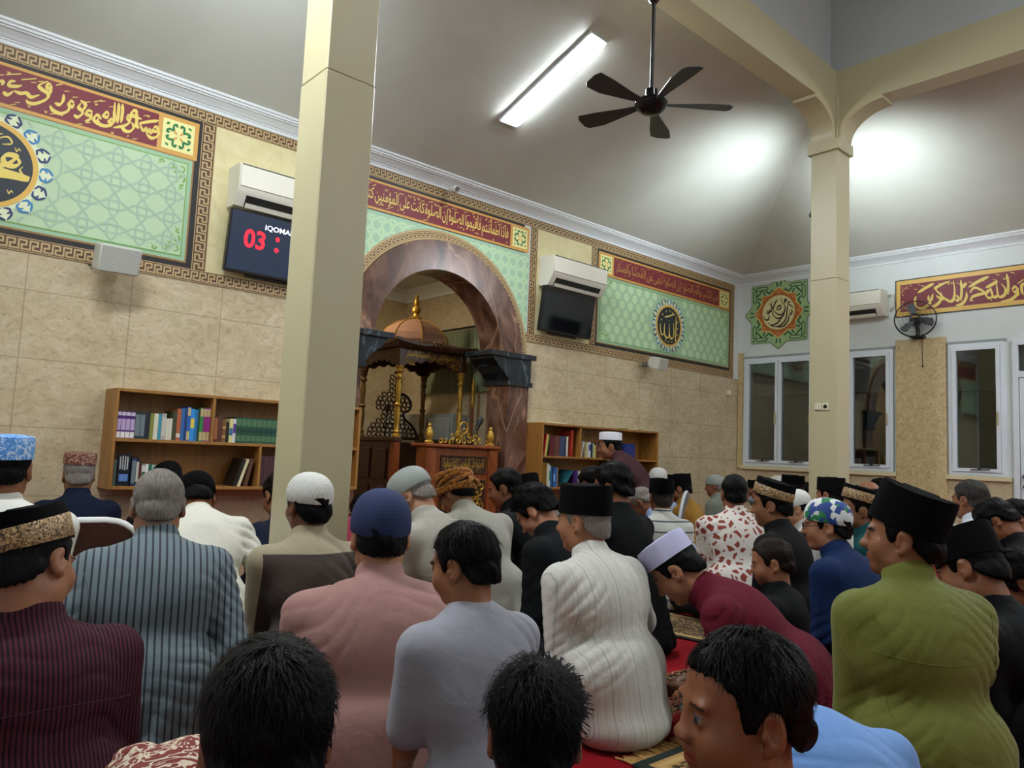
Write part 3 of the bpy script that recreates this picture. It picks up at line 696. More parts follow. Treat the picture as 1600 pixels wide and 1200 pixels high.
sub(MB().flat(starpoly(.235, .335, .135), FX(3)), 'orange_star_edge', P_('star_yellow','#e6b45a'), st)
sub(MB().flat(starpoly(.222, .315, .122), FX(4)), 'orange_star', P_('star_orange','#c4682a'), st)
m = MB()
for k in range(8):
    a = k*math.pi/4; rr = .272; m.ribbon(circ(cy+rr*math.cos(a), cz+rr*math.sin(a), .015, 10), .006, FX(5), True)
sub(m, 'orange_ornament', P_('star_cream','#ecc27e'), st)
sub(MB().flat(circ(cy, cz, .232), FX(5)), 'disc_edge', P_('disc_edge','#a58a3e'), st)
sub(MB().flat(circ(cy, cz, .222), FX(6)), 'disc', P_('disc_cream','#e9e0a4'), st)
m = MB(); S = lambda pts: [(cy+(555-x)/555*.475*1.0*.98, cz+(595-y)/555*.475) for x, y in pts]
S = lambda pts: [(cy-(x-525)/9.23/119*.95*1.12, cz-(y-597)/9.23/119*.95) for x, y in pts]
for pts in ([(420,400),(440,520),(500,610),(560,640),(610,600),(620,520),(570,440),(560,380)], [(380,590),(400,560),(440,580),(460,640),(520,690),(590,660),(620,590)], [(390,450),(420,480),(430,540),(380,600),(360,580),(380,550)], [(310,620),(330,680),(380,690),(400,620)], [(500,560),(520,510),(560,500),(550,550),(500,560)], [(380,740),(440,780),(520,750),(570,680),(610,650)], [(420,790),(520,810),(600,760),(640,680),(650,560),(670,480)], [(520,820),(600,810),(660,740),(680,640)], [(700,460),(660,470),(720,540),(730,560)], [(620,400),(610,440),(640,420),(610,480)], [(680,590),(700,650),(720,600),(700,580)], [(510,400),(470,470),(450,540)]): m.pen(S(pts), .022, FX(7))
sub(m, 'calligraphy', P_('umber','#3d2718'), st)

# ---------------------------------------------------------------- appliances on the walls
M_ACW = mat('ac_white', '#e3e2d2', .4); M_ACD = mat('ac_vent_dark', '#20221f', .5)
def make_ac(wd=.80):
    e = empty('air_conditioner')
    pr = [(0,0),(.02,-.02),(.13,-.02),(.185,.06),(.205,.10),(.21,.25),(.195,.275),(.0,.28)]
    MB().prism(pr, lambda u, v: (-wd/2, -u, v), lambda u, v: (wd/2, -u, v)).build('body', M_ACW, e, smooth=30)
    MB().prism([(.207,.105),(.214,.108),(.219,.245),(.207,.262)], lambda u, v: (-wd/2+.012, -u, v), lambda u, v: (wd/2-.012, -u, v)).build('front_panel', mat('ac_front', '#eceada', .3), e)
    MB().prism([(.134,-.019),(.138,-.022),(.184,.052),(.180,.056)], lambda u, v: (-wd/2+.07, -u, v), lambda u, v: (wd/2-.07, -u, v)).build('vent', M_ACD, e)
    MB().prism([(.142,-.024),(.148,-.028),(.166,.002),(.16,.004)], lambda u, v: (-wd/2+.075, -u, v), lambda u, v: (wd/2-.075, -u, v)).build('louver', M_ACW, e)
    MB().box((-wd/2+.02, -.212, .264), (wd/2-.02, -.196, .27)).build('intake_gap', mat('ac_grey', '#6f716a', .6), e)
    return e
ac = make_ac(); ac.location = (2.345, Y1-.012, 2.70); tag(ac, 'white air conditioner above the lit clock screen, half behind the column', 'air conditioner', 'split air conditioners')
a2 = copy_tree(ac); a2.location = (5.50, Y1-.012, 2.70); tag(a2, 'white air conditioner above the dark switched off screen', 'air conditioner')
a3 = copy_tree(ac); a3.location = (X1-.001, 3.88, 2.76); a3.rotation_euler.z = R(-90); tag(a3, 'white air conditioner on the right wall behind the column', 'air conditioner')
pp = MB().tube([(X1-.03, 3.47, 2.98), (X1-.03, 3.42, 2.99), (X1-.03, 3.41, 2.86), (X1-.03, 3.45, 2.80)], .012, 8).build('coolant_hose', mat('hose_white', '#d8d8cc', .6), None, smooth=True); tag(pp, 'white hose looping beside the air conditioner on the right wall', 'hose')
def make_tv(scr):
    e = empty('television'); T = Matrix.Translation((0, -.10, 0)) @ Matrix.Rotation(R(8), 4, 'X')
    MB().bbox((-.375, -.02, -.225), (.375, .025, .225), .006, T).build('casing', M_DARK, e)
    MB().box((-.363, -.0225, -.205), (.363, -.0205, .213), T).build('screen', scr, e)
    MB().bbox((-.2, .02, -.245), (.2, .05, -.2), .006, T).build('speaker_bar', M_DARK, e)
    MB().box((-.1, .02, -.08), (.1, .098, .08)).build('wall_mount', M_DARK, e)
    return e, T
M_SC1 = mat('lit_screen', '#0d121c', .12, emit=('#1a2333', .9)); M_SC2 = mat('dark_screen', '#07090c', .07)
tv, T = make_tv(M_SC1); tv.location = (2.305, Y1-.008, 2.435); tag(tv, 'wall television showing a red countdown clock, half behind the column', 'television', 'wall televisions')
m = MB(); put_text(m, '03', -.262, -.035, -.105, .10, lambda u, v: tuple(T @ Vector((u, -.024, v))), .022)
for dz in (-.012, .068): m.flat(circ(-.012, dz, .017, 16), lambda u, v: tuple(T @ Vector((u, -.024, v))))
m.build('countdown_digits', mat('red_digits', '#c0121a', .5, emit=('#ff1526', 1.6)), tv)
m = MB(); put_text(m, 'IQOMAH', -.115, .112, .115, .156, lambda u, v: tuple(T @ Vector((u, -.024, v))), .01)
m.build('caption', mat('white_letters', '#e8eef2', .5, emit=('#e8f2ff', 1.0)), tv)
tv2, T = make_tv(M_SC2); tv2.location = (5.43, Y1-.008, 2.445); tag(tv2, 'wall television switched off, dark screen right of the arch', 'television', 'wall televisions')
def make_spk(k):
    e = empty('loudspeaker'); T = Matrix.Translation((0, -.19, 0)) @ Matrix.Rotation(R(16), 4, 'X') @ Matrix.Rotation(R(8), 4, 'Z')
    w_, h_ = .125*k, .085*k
    m = MB(); n = 8; rings = []
    for y, s_ in ((-.075, .93), (-.068, 1.0), (.03, .98), (.09, .62)): rings.append([T @ Vector((a*w_*s_, y, b*h_*s_)) for a, b in ((-1,-.9),(-.92,-1),(.92,-1),(1,-.9),(1,.9),(.92,1),(-.92,1),(-1,.9))])
    m.loft(rings).build('cabinet', mat('speaker_grey', '#c9c9be', .5), e, smooth=30)
    MB().box((-w_*.9, -.079, -h_*.9), (w_*.9, -.0755, h_*.9), T).build('grille', nmat('speaker_grille', lambda N, b: N.ramp(N.voro(260, None, 'F1', .1).outputs['Distance'], [(.3,'#8d918e'),(.5,'#c3c5bb')]), .6), e)
    MB().bbox((-.03, -.12, -.025), (.03, .179, .025), .005).build('bracket', mat('speaker_bracket', '#6d6d66', .5), e)
    MB().tube([(-w_-.02, .17, .06), (-w_-.03, .1, -.02), (-w_*.5, -.08, -.04)], .004, 6).build('cable', M_DARK, e)
    return e
sp = make_spk(1.0); sp.location = (1.21, Y1-.01, 2.12); tag(sp, 'grey wall loudspeaker under the left mint panel', 'loudspeaker', 'wall loudspeakers')
sp2 = make_spk(.78); sp2.location = (6.83, Y1-.01, 2.08); tag(sp2, 'small grey wall loudspeaker under the right mint panel', 'loudspeaker', 'wall loudspeakers')
e = empty('security_camera', (3.90, Y1-.10, 3.33), 0, 'small white security camera under the cornice above the arch', 'security camera')
MB().lathe([(.025,0),(.03,.02),(.03,.1),(.024,.105)], 16, Matrix.Rotation(R(98), 4, 'X') @ Matrix.Translation((0,0,-.03))).build('housing', mat('camera_white', '#d9dcd8', .4), e, smooth=40)
MB().lathe([(.022,0),(.022,.012)], 16, Matrix.Rotation(R(98), 4, 'X') @ Matrix.Translation((0,0,.07))).build('lens', M_DARK, e)
MB().tube([(0, .03, 0), (0, .08, .02), (0, .1, .03)], .012, 8).build('mount', mat('camera_white', '#d9dcd8', .4), e)
# switch and socket on the right column, small box by the window
for k, (yy, lab) in enumerate(((3.118, 'white light switch on the right column, left of the socket'), (3.052, 'white power socket on the right column'))):
    e = empty('wall_switch' if k == 0 else 'wall_socket', (CX1, yy, 1.52), 0, lab, 'switch' if k == 0 else 'socket')
    MB().bbox((-.012, -.031, -.031), (-.0005, .031, .031), .003).build('plate', mat('switch_ivory', '#ded9bd', .4), e)
    if k == 0: MB().bbox((-.016, -.012, -.02), (-.0125, .012, .02), .001).build('rocker', mat('switch_ivory', '#ded9bd', .4), e)
    else: MB().lathe([(.017,0),(.017,.003)], 16, Matrix.Translation((-.012, 0, 0)) @ Matrix.Rotation(R(-90), 4, 'Y')).build('socket_hole', M_DARK, e)
o = MB().bbox((8.55, Y1-.04, 1.86), (8.61, Y1-.0005, 1.93), .006).build('junction_box', mat('switch_ivory', '#ded9bd', .4)); tag(o, 'small ivory junction box on the stone wall beside the window corner', 'junction box')

# ---------------------------------------------------------------- lamps
def slope_pt(px, py, off=0):
    n = np.array([0, (ZB1-ZC+.055)/(Y1-iy1), 1.0]); p0 = np.array([0, Y1, ZC-.05-off]); d = ray(px, py); t = ((p0-EYE) @ n)/(d @ n); return EYE + d*t
M_TUBE = mat('lit_diffuser', '#ffffff', .5, emit=('#f3f8ff', TUBE_POWER))
def tube_lamp(q, nrm, label):
    q = [Vector(p) for p in q]; c = sum(q, Vector())/4; nrm = Vector(nrm).normalized(); e = empty('ceiling_light', c, 0, label, 'ceiling light', 'fluorescent ceiling lights')
    a = [(p-c) for p in q]
    MB().add([p*1.04+nrm*.005 for p in a]+[p*1.04+nrm*.03 for p in a], [(0,1,2,3),(7,6,5,4),(0,4,5,1),(1,5,6,2),(2,6,7,3),(3,7,4,0)]).build('housing', M_TRIM, e)
    MB().add([p*.97+nrm*.032 for p in a]+[p*.97+nrm*.038 for p in a], [(0,1,2,3),(7,6,5,4),(0,4,5,1),(1,5,6,2),(2,6,7,3),(3,7,4,0)]).build('diffuser', M_TUBE, e)
    return e
sl = (0, -(ZB1-ZC+.055), -(Y1-iy1))
tube_lamp([slope_pt(*p) for p in ((782,183),(808,193),(944,66),(920,50))], sl, 'long lit fluorescent lamp on the sloping ceiling, left of the fan')
tube_lamp([(3.4,-.95,ZT-.002),(4.6,-.95,ZT-.002),(4.6,-.80,ZT-.002),(3.4,-.80,ZT-.002)], (0,0,-1), 'fluorescent lamp under the raised middle ceiling')  # unseen lamp added as fill light from behind
def on_slope(x, y):
    k = min((Y1-y)/(Y1-iy1), (y-Y0)/(iy0-Y0), (X1-x)/(X1-ix1), (x-X0)/(ix0-X0)); return (x, y, ZC-.05+k*(ZB1-ZC+.055))
kz = ZB1-ZC+.055
x, y = 4.6, -3.1
tube_lamp([on_slope(*p) for p in ((x-.08,y-.5),(x-.08,y+.5),(x+.08,y+.5),(x+.08,y-.5))], (0, kz, -(iy0-Y0)), 'fluorescent lamp on the ceiling slope behind the rows')  # unseen lamp added behind the camera to light the hall
x, y = .30, 2.9
tube_lamp([on_slope(*p) for p in ((x-.5,y-.1),(x+.5,y-.1),(x+.5,y+.1),(x-.5,y+.1))], (kz, 0, -(ix0-X0)), 'fluorescent lamp on the left ceiling slope')
tube_lamp([on_slope(*p) for p in ((7.2,.4),(8.2,.4),(8.2,.2),(7.2,.2))], (-kz, 0, -(X1-ix1)), 'fluorescent lamp on the right ceiling slope')
def flood(x, y, z, tgt, label, pw=1.0):
    e = empty('flood_lamp', (x, y, z), 0, label, 'flood lamp', 'small flood lamps lighting the ceiling')
    d = (Vector(tgt)-Vector((x,y,z))).normalized(); q = d.to_track_quat('Z', 'Y').to_matrix().to_4x4()
    MB().lathe([(.02,-.05),(.035,-.04),(.045,.03),(.045,.035)], 16, q).build('housing', M_DARK, e, smooth=30)
    MB().lathe([(.04,.036),(.04,.038)], 16, q).build('lamp_glass', mat('flood_glass', '#ffffff', .3, emit=('#e6f2ff', 4)), e)
    ld = bpy.data.lights.new('flood_light', 'SPOT'); ld.energy = FLOOD_POWER*pw; ld.spot_size = R(112); ld.spot_blend = 1.0; ld.shadow_soft_size = .04; ld.color = (.86,.94,1)
    l = bpy.data.objects.new('flood_light', ld); COL.objects.link(l); l.parent = e; l.location = d*.06; l.rotation_euler = d.to_track_quat('-Z', 'Y').to_euler()
flood(6.63, iy1+.06, 3.35, (6.60,4.42,3.92), 'small flood lamp behind the right column facing the front ceiling slope', 1.0)
flood(ix1+.06, 3.13, 3.35, (7.84,3.04,3.93), 'small flood lamp behind the right column facing the right ceiling slope', 1.1)
flood(1.62, iy1+.06, 3.4, (1.70,4.7,3.78), 'small flood lamp behind the left column facing the front ceiling slope', .55)
flood(CX0-.06, 3.08, 3.35, (.2,3.1,3.9), 'small flood lamp on the left column facing the left ceiling slope', .6)  # extra flood added to brighten the ceiling
for (x_, y_, tg, lb) in ((CX1+.1, CY0-.06, (6.5,-3.3,3.9), 'right'), (CX0+.1, CY0-.06, (1.6,-3.3,3.9), 'left')): flood(x_, y_, 3.35, tg, 'small flood lamp on the rear %s column facing the back ceiling slope' % lb, 1.0)  # unseen pair added for bounce off the back slopes
rl = empty('niche_lamp', (3.5, 6.4, RZ+.168), 0, 'round lamp on the ceiling of the prayer niche', 'ceiling light')
MB().lathe([(.09,-.02),(.1,0)], 20).build('housing', M_TRIM, rl); MB().lathe([(.08,-.024),(.085,-.021)], 20).build('diffuser', mat('niche_diffuser', '#ffffff', .5, emit=('#fff1d8', 130)), rl)

# ceiling fan under the beam
fx, fy, fz = 3.90, 3.08, 3.40
cf = empty('ceiling_fan', (fx, fy, ZB0), 0, 'black five bladed ceiling fan hanging on a long rod from the beam', 'ceiling fan')
M_FAN = mat('fan_black', '#17191b', .3); M_BLADE = mat('fan_blade', '#34383a', .45)
dz = fz-ZB0
MB().lathe([(.02,-.10),(.03,-.09),(.07,-.02),(.07,-.001)], 20).build('canopy', M_FAN, cf, smooth=40)
MB().lathe([(.013,dz+.09),(.013,-.08)], 12).build('rod', M_FAN, cf, smooth=40)
MB().lathe([(.02,dz-.075),(.06,dz-.065),(.098,dz-.035),(.112,dz-.005),(.108,dz+.012),(.085,dz+.03),(.045,dz+.045),(.04,dz+.10),(.018,dz+.105)], 28).build('motor', mat('fan_motor', '#1b1f20', .18, metal=.4), cf, smooth=35)
tip = at(1143, 178, np.dot(AX.T[:,2]*0+AX[2], np.array([fx,fy,fz])-EYE)); a0 = math.atan2(tip[1]-fy, tip[0]-fx)
for k in range(5):
    M_ = Matrix.Rotation(a0+k*2*math.pi/5, 4, 'Z') @ Matrix.Translation((0,0,dz-.005)) @ Matrix.Rotation(R(12), 4, 'X')
    pts = [(.09,-.02),(.20,-.045),(.40,-.085),(.52,-.08),(.545,-.05),(.55,.03),(.53,.07),(.40,.06),(.20,.03),(.09,.02)]
    MB().prism(pts, lambda u, v: tuple(M_ @ Vector((u, v, .003))), lambda u, v: tuple(M_ @ Vector((u, v, -.003)))).build('blade', M_BLADE, cf)

# caged fan on the stone pillar
wf = empty('wall_fan', (X1-.03, 3.13, 2.45), 0, 'black caged fan standing on the stone pillar between the windows', 'fan')
Tf = Matrix.Translation((-.14, .0, .20)) @ Matrix.Rotation(R(-90+6), 4, 'Y') @ Matrix.Rotation(R(18), 4, 'X')
M_WIRE = mat('fan_wire', '#25282b', .35, metal=.5)
def ring(m, r, z, rr=.0022, n=40): m.tube([Tf @ Vector((r*math.cos(2*math.pi*i/n), r*math.sin(2*math.pi*i/n), z)) for i in range(n+1)], rr, 5)
m = MB(); ring(m, .205, .0, .006); ring(m, .20, .02, .0035); ring(m, .12, .07, .0015); ring(m, .16, .055, .0015)
for i in range(48):
    a = 2*math.pi*i/48; c, s_ = math.cos(a), math.sin(a)
    m.tube([Tf @ Vector((r*math.cos(a+t), r*math.sin(a+t), z)) for r, z, t in ((.045,.085,0),(.12,.072,.06),(.18,.045,.1),(.204,.0,.12),(.17,-.05,.12),(.07,-.07,.1))], .0009, 4)
m.build('cage', M_WIRE, wf)
for k in range(3):
    Mb = Tf @ Matrix.Rotation(k*2*math.pi/3+.4, 4, 'Z') @ Matrix.Rotation(R(22), 4, 'X')
    MB().prism([(.03,-.015),(.1,-.05),(.17,-.06),(.185,-.02),(.17,.03),(.1,.03),(.03,.015)], lambda u, v: tuple(Mb @ Vector((u, v, .001))), lambda u, v: tuple(Mb @ Vector((u, v, -.001)))).build('blade', mat('fan_blade_smoke', '#5a6064', .3), wf)
MB().lathe([(.046,.07),(.046,.09),(.03,.096)], 20, Tf).build('hub_cap', M_DARK, wf, smooth=40)
MB().box((-.025,-.006,.0965), (.025,.006,.098), Tf @ Matrix.Rotation(R(90), 4, 'Z')).build('badge', M_GOLD, wf)
MB().lathe([(.05,-.16),(.06,-.14),(.06,-.05),(.03,-.03)], 20, Tf @ Matrix.Translation((0,0,.02)) ).build('motor', M_DARK, wf, smooth=40)
MB().tube([Tf @ Vector((0,0,-.08)), (-.04, .01, .11), (-.035, .01, .012)], .022, 10).bbox((-.09,-.06,.002), (.005,.08,.025), .004).build('base', M_DARK, wf)
MB().tube([(-.028,-.03,.01),(-.024,-.03,-.2),(-.022,-.032,-.3)], .003, 6).lathe([(.008,-.32),(.008,-.3)], 8, Matrix.Translation((-.022,-.032,0))).build('pull_cord', M_DARK, wf)
# ---------------------------------------------------------------- bookcases and books
def bookcase(name, x0, x1, div_up, div_lo, label):
    z0, zm, z1, yf, yb, t = .665, .985, 1.30, 5.14, Y1-.001, .02
    e = empty(name, ((x0+x1)/2, Y1, z0), 0, label, 'bookcase', 'wall bookcases')
    for n, a, b in (('side_panel', (x0,yf,z0), (x0+t,yb,z1)), ('side_panel', (x1-t,yf,z0), (x1,yb,z1)), ('top_board', (x0+t,yf,z1-t), (x1-t,yb,z1)), ('bottom_board', (x0+t,yf,z0), (x1-t,yb,z0+t)), ('shelf', (x0+t,yf+.004,zm-t), (x1-t,yb-.008,zm)), ('back_board', (x0+t,yb-.008,z0+t), (x1-t,yb,z1-t))): sub(MB().bbox(a, b, .0015), n, M_SHELF, e)
    sub(MB().bbox((div_up,yf+.003,zm), (div_up+t,yb-.008,z1-t), .0015), 'divider', M_SHELF, e)
    for d in div_lo: sub(MB().bbox((d,yf+.003,z0+t), (d+t,yb-.008,zm-t), .0015), 'divider', M_SHELF, e)
    return e
bookcase('bookcase', 1.27, 3.02, 1.873, (2.22,), 'brown wall bookcase left of the arch, partly behind the column')
bookcase('bookcase', 4.995, 6.80, 5.53, (6.1,), 'brown wall bookcase right of the arch with a man seated before it')
ORD = 'first second third fourth fifth sixth seventh eighth ninth tenth eleventh twelfth thirteenth fourteenth fifteenth sixteenth seventeenth eighteenth nineteenth twentieth'.split()
def ordw(n):
    if n < 20: return ORD[n]
    return ('twenty ' if n < 29 else 'thirty ') + ORD[(n-20) % 10] if n != 29 else 'thirtieth'
M_PAGE = mat('paper_pages', '#d8cdab', .8)
def book(x, z, w_, h, col, cname, where, i, lean=0, d=.18, band=None, yf=5.17, lab=None, face=None):
    T = Matrix.Translation((x, yf, z)) @ Matrix.Rotation(R(lean), 4, 'Y')
    c = MB(); c.box((0,0,0),(w_,.004,h), T); c.box((0,.004,0),(.003,d,h), T); c.box((w_-.003,.004,0),(w_,d,h), T)
    o = c.build('book', mat('cover_'+cname, col, .45)); tag(o, lab or f'{cname} book, {ordw(i)} from left on {where}', 'book', f'books on the {where}')
    MB().box((.0032,.006,.003),(w_-.0032,d-.004,h-.003), T).build('pages', M_PAGE, o)
    for (a, b, cc, nm) in (band or []):
        MB().box((.001,-.0012,h*a),(w_-.001,-.0002,h*b), T).build('spine_label', mat('spine_'+nm, cc, .5), o)
    return o
CE = [(.03,.28,'#c9b77e','sand'), (.74,.97,'#c9b77e','sand')]
PU = [(.02,.24,'#e6e2dc','white'), (.30,.72,'#b9a2c9','lilac'), (.84,.97,'#c9bcd2','mauve')]
OV = [(.1,.9,'#6d7a80','slate')]; GR = [(.08,.3,'#4d7350','sage'), (.66,.94,'#4d7350','sage'), (.42,.56,'#1a3d33','pine')]
TX = [(.15,.85,'#c7c4b4','stone')]; YB = [(.1,.6,'#e4dc8a','lemon')]
def row(x, z, items, where, i0=0):
    i = i0
    for it in items:
        if it[0] == 'gap': x += it[1]; continue
        cname, col, w_, h = it[:4]; band = it[4] if len(it) > 4 else None; lean = it[5] if len(it) > 5 else 0
        book(x, z, w_-.0012, h, col, cname, where, i, lean, band=band); x += w_ + (abs(math.tan(R(lean)))*0 if not lean else 0); i += 1
    return i
r1 = 'upper left bookcase shelf'
L1 = [('purple','#4a2170',.027,.17,PU)]*4 + [('charcoal','#1e2626',.032,.172,OV), ('slate grey','#2b363b',.028,.172,OV), ('navy black','#141c27',.03,.172), ('olive','#7c8332',.022,.168), ('ivory','#d9d6bd',.028,.168), ('sky teal','#3c93a8',.02,.165), ('pale grey','#a9aba3',.03,.172,TX), ('cream','#d8d4bf',.018,.14), ('cream','#dcd8c4',.02,.142), ('dark olive','#3f4427',.026,.19), ('rust','#b0603a',.028,.21,[(.1,.22,'#d8d2c2','bone')]), ('blue','#2a67a8',.022,.215), ('deep blue','#173a70',.016,.215), ('blue and sand','#2d63b3',.022,.226,CE), ('bright blue','#2a8fdb',.027,.215,[(.4,.7,'#e8d24a','gold')]), ('mid blue','#1f73ad',.02,.21), ('dark green','#123d22',.014,.225), ('green and sand','#2b8f42',.023,.226,CE), ('magenta and sand','#8d2174',.023,.226,CE), ('violet and sand','#a1258a',.023,.226,CE), ('cobalt and sand','#2c49a8',.022,.226,CE)]
row(1.293, .986, L1, r1)
L2 = [('gap',.004), ('dark red','#4a1f18',.03,.18,[(.1,.9,'#a5643c','tan')]), ('chestnut','#573022',.032,.185), ('tan brown','#7c5630',.026,.155,[(.2,.3,'#c49a5a','gilt'),(.6,.7,'#c49a5a','gilt')]), ('black','#191510',.022,.14), ('lemon','#d9d58f',.026,.165,[(.3,.6,'#2f6d8f','teal')]), ('violet white','#dcd8e4',.02,.165,[(.4,.8,'#53308f','violet')])] + [('bottle green','#1d5138',.037,.178,GR)]*12
row(1.893, .986, L2, 'upper left bookcase shelf right of the divider')
r3 = 'lower left bookcase shelf'
row(1.293, .686, [('grey green','#4a5549',.024,.165)], r3)
ob = MB().bbox((1.322,5.18,.687),(1.398,5.20,.885),.002).build('book', mat('cover_ink','#141b24',.35)); tag(ob, 'dark book facing out with white title and blue picture, lower left bookcase', 'book')
MB().box((1.335,5.1785,.79),(1.342,5.1798,.87)).box((1.349,5.1785,.79),(1.356,5.1798,.875)).box((1.363,5.1785,.785),(1.37,5.1798,.875)).box((1.376,5.1785,.79),(1.384,5.1798,.87)).build('title', mat('title_white','#b9bcba',.5), ob)
MB().box((1.336,5.1785,.715),(1.388,5.1798,.76)).build('picture', mat('picture_blue','#5b85c9',.5), ob)
row(1.404, .686, [('navy','#1c2c52',.026,.18,OV), ('ink blue','#10192c',.018,.18,TX), ('maroon','#5d1c20',.016,.135), ('white','#d5d8cd',.024,.13,[(.2,.7,'#3d6b48','moss')]), ('pure white','#e3e5df',.017,.14), ('emerald','#1d6a4a',.02,.14), ('pale teal','#9fb8ad',.018,.137), ('butter','#d9d2a4',.014,.135)], r3, 1)
book(2.06, .687, .024, .20, '#1a1712', 'black', r3, 9, 17, lab='black book leaning right on the lower shelf of the left bookcase')
book(2.09, .687, .020, .20, '#d9cf9f', 'pale yellow', r3, 10, 17, lab='pale yellow book leaning right on the lower shelf of the left bookcase')
book(2.135, .687, .026, .20, '#5d3a26', 'brown', r3, 11, 12, lab='brown book leaning on the divider of the left bookcase')
row(2.243, .686, [('plum brown','#4b2d33',.032,.215)]*6, 'lower left bookcase shelf by the column')
q1 = 'upper right bookcase shelf'
book(5.02, .986, .026, .205, '#15203a', 'midnight', q1, 0, 0)
book(5.047, .987, .016, .21, '#b01f22', 'scarlet', q1, 1, 8, lab='scarlet book leaning at the left end of the right bookcase'); book(5.066, .987, .014, .21, '#d9c777', 'straw', q1, 2, 8, lab='straw yellow book leaning beside the scarlet one'); book(5.082, .987, .013, .205, '#6d9a3c', 'lime', q1, 3, 8, lab='lime green book leaning beside the straw yellow one')
i = row(5.128, .986, [('maroon','#4d1626',.024,.20), ('burgundy','#5c1a30',.022,.20), ('maroon','#541a2b',.022,.20), ('brown','#5d3a30',.026,.197), ('russet','#6a4034',.03,.197), ('wine','#601f26',.012,.2), ('slate blue','#3a4b66',.025,.196), ('slate blue','#3d4e6b',.025,.196), ('slate blue','#35465f',.022,.196), ('navy','#17233f',.022,.19), ('cream','#ded5b4',.028,.195)], q1, 4)
row(5.398, .986, [('gap',.028), ('vermilion','#a83018',.032,.26), ], q1, i)
book(5.57, .987, .018, .165, '#d5d8ce', 'white', q1, 0, 14, lab='white book leaning right of the vermilion one in the right bookcase')
row(5.625, .986, [('khaki','#a89a6a',.025,.148), ('sand','#cabf95',.022,.148), ('ivory','#d8d2b8',.016,.15), ('white and blue','#d2d9e6',.032,.155,[(.45,.85,'#3f50a8','indigo')]), ('black','#141618',.028,.15), ('pale teal','#9fc0bd',.02,.15), ('yellow','#cdbb52',.03,.13), ('brown','#5d3a2a',.03,.16), ('dark red','#5b1d1d',.03,.16)], 'upper right bookcase shelf beyond the vermilion book')
row(6.26, .986, [('royal blue','#1c2f78',.034,.162)]*5, 'upper right bookcase shelf behind the seated man')
q2 = 'lower right bookcase shelf'
i = row(5.02, .686, [('mustard','#9a7428',.03,.235), ('mustard','#a37c2d',.03,.235), ('ochre','#8f6a22',.025,.235), ('white','#d9dcd6',.03,.225), ('white and green','#cfdccb',.018,.21,[(.3,.75,'#3d9a4e','green')]), ('azure','#2f6fa8',.02,.2), ('navy','#1a2c5a',.02,.185), ('blue','#2f7fc0',.028,.18,[(.3,.7,'#7fb0dd','pale blue')]), ('sea blue','#2a6db0',.025,.19), ('orange','#b06a35',.014,.19)], q2)
book(5.34, .70, .02, .19, '#236a74', 'teal', q2, i, 38, lab='teal book slanting on the lower shelf of the right bookcase')
row(5.49, .686, [('purple','#4a3a78',.03,.165), ('violet','#5a4790',.025,.16), ('white','#d9d6cb',.03,.16), ('cream','#c9bb8f',.025,.155), ('sand','#b59f6f',.03,.16), ('tan','#a8894f',.03,.165), ('brown','#7c5b36',.03,.16)], 'lower right bookcase shelf after the teal book')
o = MB().bbox((5.08,5.17,1.301),(5.36,5.33,1.318),.003).build('book', mat('cover_parchment','#d8c48d',.5)); tag(o, 'cream book lying flat on top of the right bookcase', 'book'); MB().box((5.083,5.1685,1.304),(5.357,5.1698,1.315)).build('pages', M_PAGE, o)
o = MB().bbox((6.30,5.17,1.301),(6.48,5.33,1.314),.003).build('book', mat('cover_lime','#93a35a',.5)); tag(o, 'green booklet lying flat on top of the right bookcase', 'book'); MB().box((6.303,5.1685,1.303),(6.477,5.1698,1.312)).build('pages', M_PAGE, o)
o = MB().bbox((6.52,5.17,1.301),(6.66,5.32,1.311),.003).build('book', mat('cover_soot','#2c2a26',.5)); tag(o, 'dark booklet lying flat at the right end of the right bookcase top', 'book'); MB().box((6.523,5.1685,1.303),(6.657,5.1698,1.309)).build('pages', M_PAGE, o)

# ---------------------------------------------------------------- pulpit, podium and things in the niche
def carve(m, u0, v0, u1, v1, fn, seed, s=.05, r=.006, n=None):
    rg = random.Random(seed); n = n or int((u1-u0)*(v1-v0)/(s*s)*1.25)
    nu = max(1, round((u1-u0)/(s*1.05))); nv = max(1, round((v1-v0)/(s*1.05)))
    for i in range(nu):
        for j in range(nv):
            cu = u0+(i+.5)*(u1-u0)/nu+rg.uniform(-.1,.1)*s; cv = v0+(j+.5)*(v1-v0)/nv+rg.uniform(-.1,.1)*s
            k = rg.choice((-1,1)); p0 = rg.uniform(0,6.28); sp_ = [(cu+s*(.62-.5*t)*math.cos(p0+k*5.2*t), cv+s*(.62-.5*t)*math.sin(p0+k*5.2*t)) for t in np.linspace(0,1,9)]
            sp_ = [(min(max(a,u0),u1), min(max(b,v0),v1)) for a, b in sp_]
            m.tube([fn(a, b) for a, b in sp_], r, 5, [1.15-.6*q/8 for q in range(9)])
def turned(m, x, y, z0, z1, r):
    h = z1-z0; prof = [(1.5,0),(1.5,.03),(1.0,.05),(1.3,.08),(.8,.11),(1.0,.2),(1.15,.3),(.9,.42),(1.3,.44),(1.3,.46),(.8,.48),(.95,.6),(1.1,.7),(.75,.8),(1.3,.83),(1.3,.85),(.85,.88),(1.45,.93),(1.2,.95),(1.6,.97),(1.6,1)]
    m.lathe([(a*r, z0+b*h) for a, b in prof], 14, Matrix.Translation((x, y, 0)))
PX0, PX1, PY0, PY1 = 3.91, 4.65, 6.0, 6.65
pu = empty('pulpit', (4.28, 6.32, 0), 0, 'dark carved wooden pulpit with gilt posts and ribbed dome inside the niche', 'pulpit')
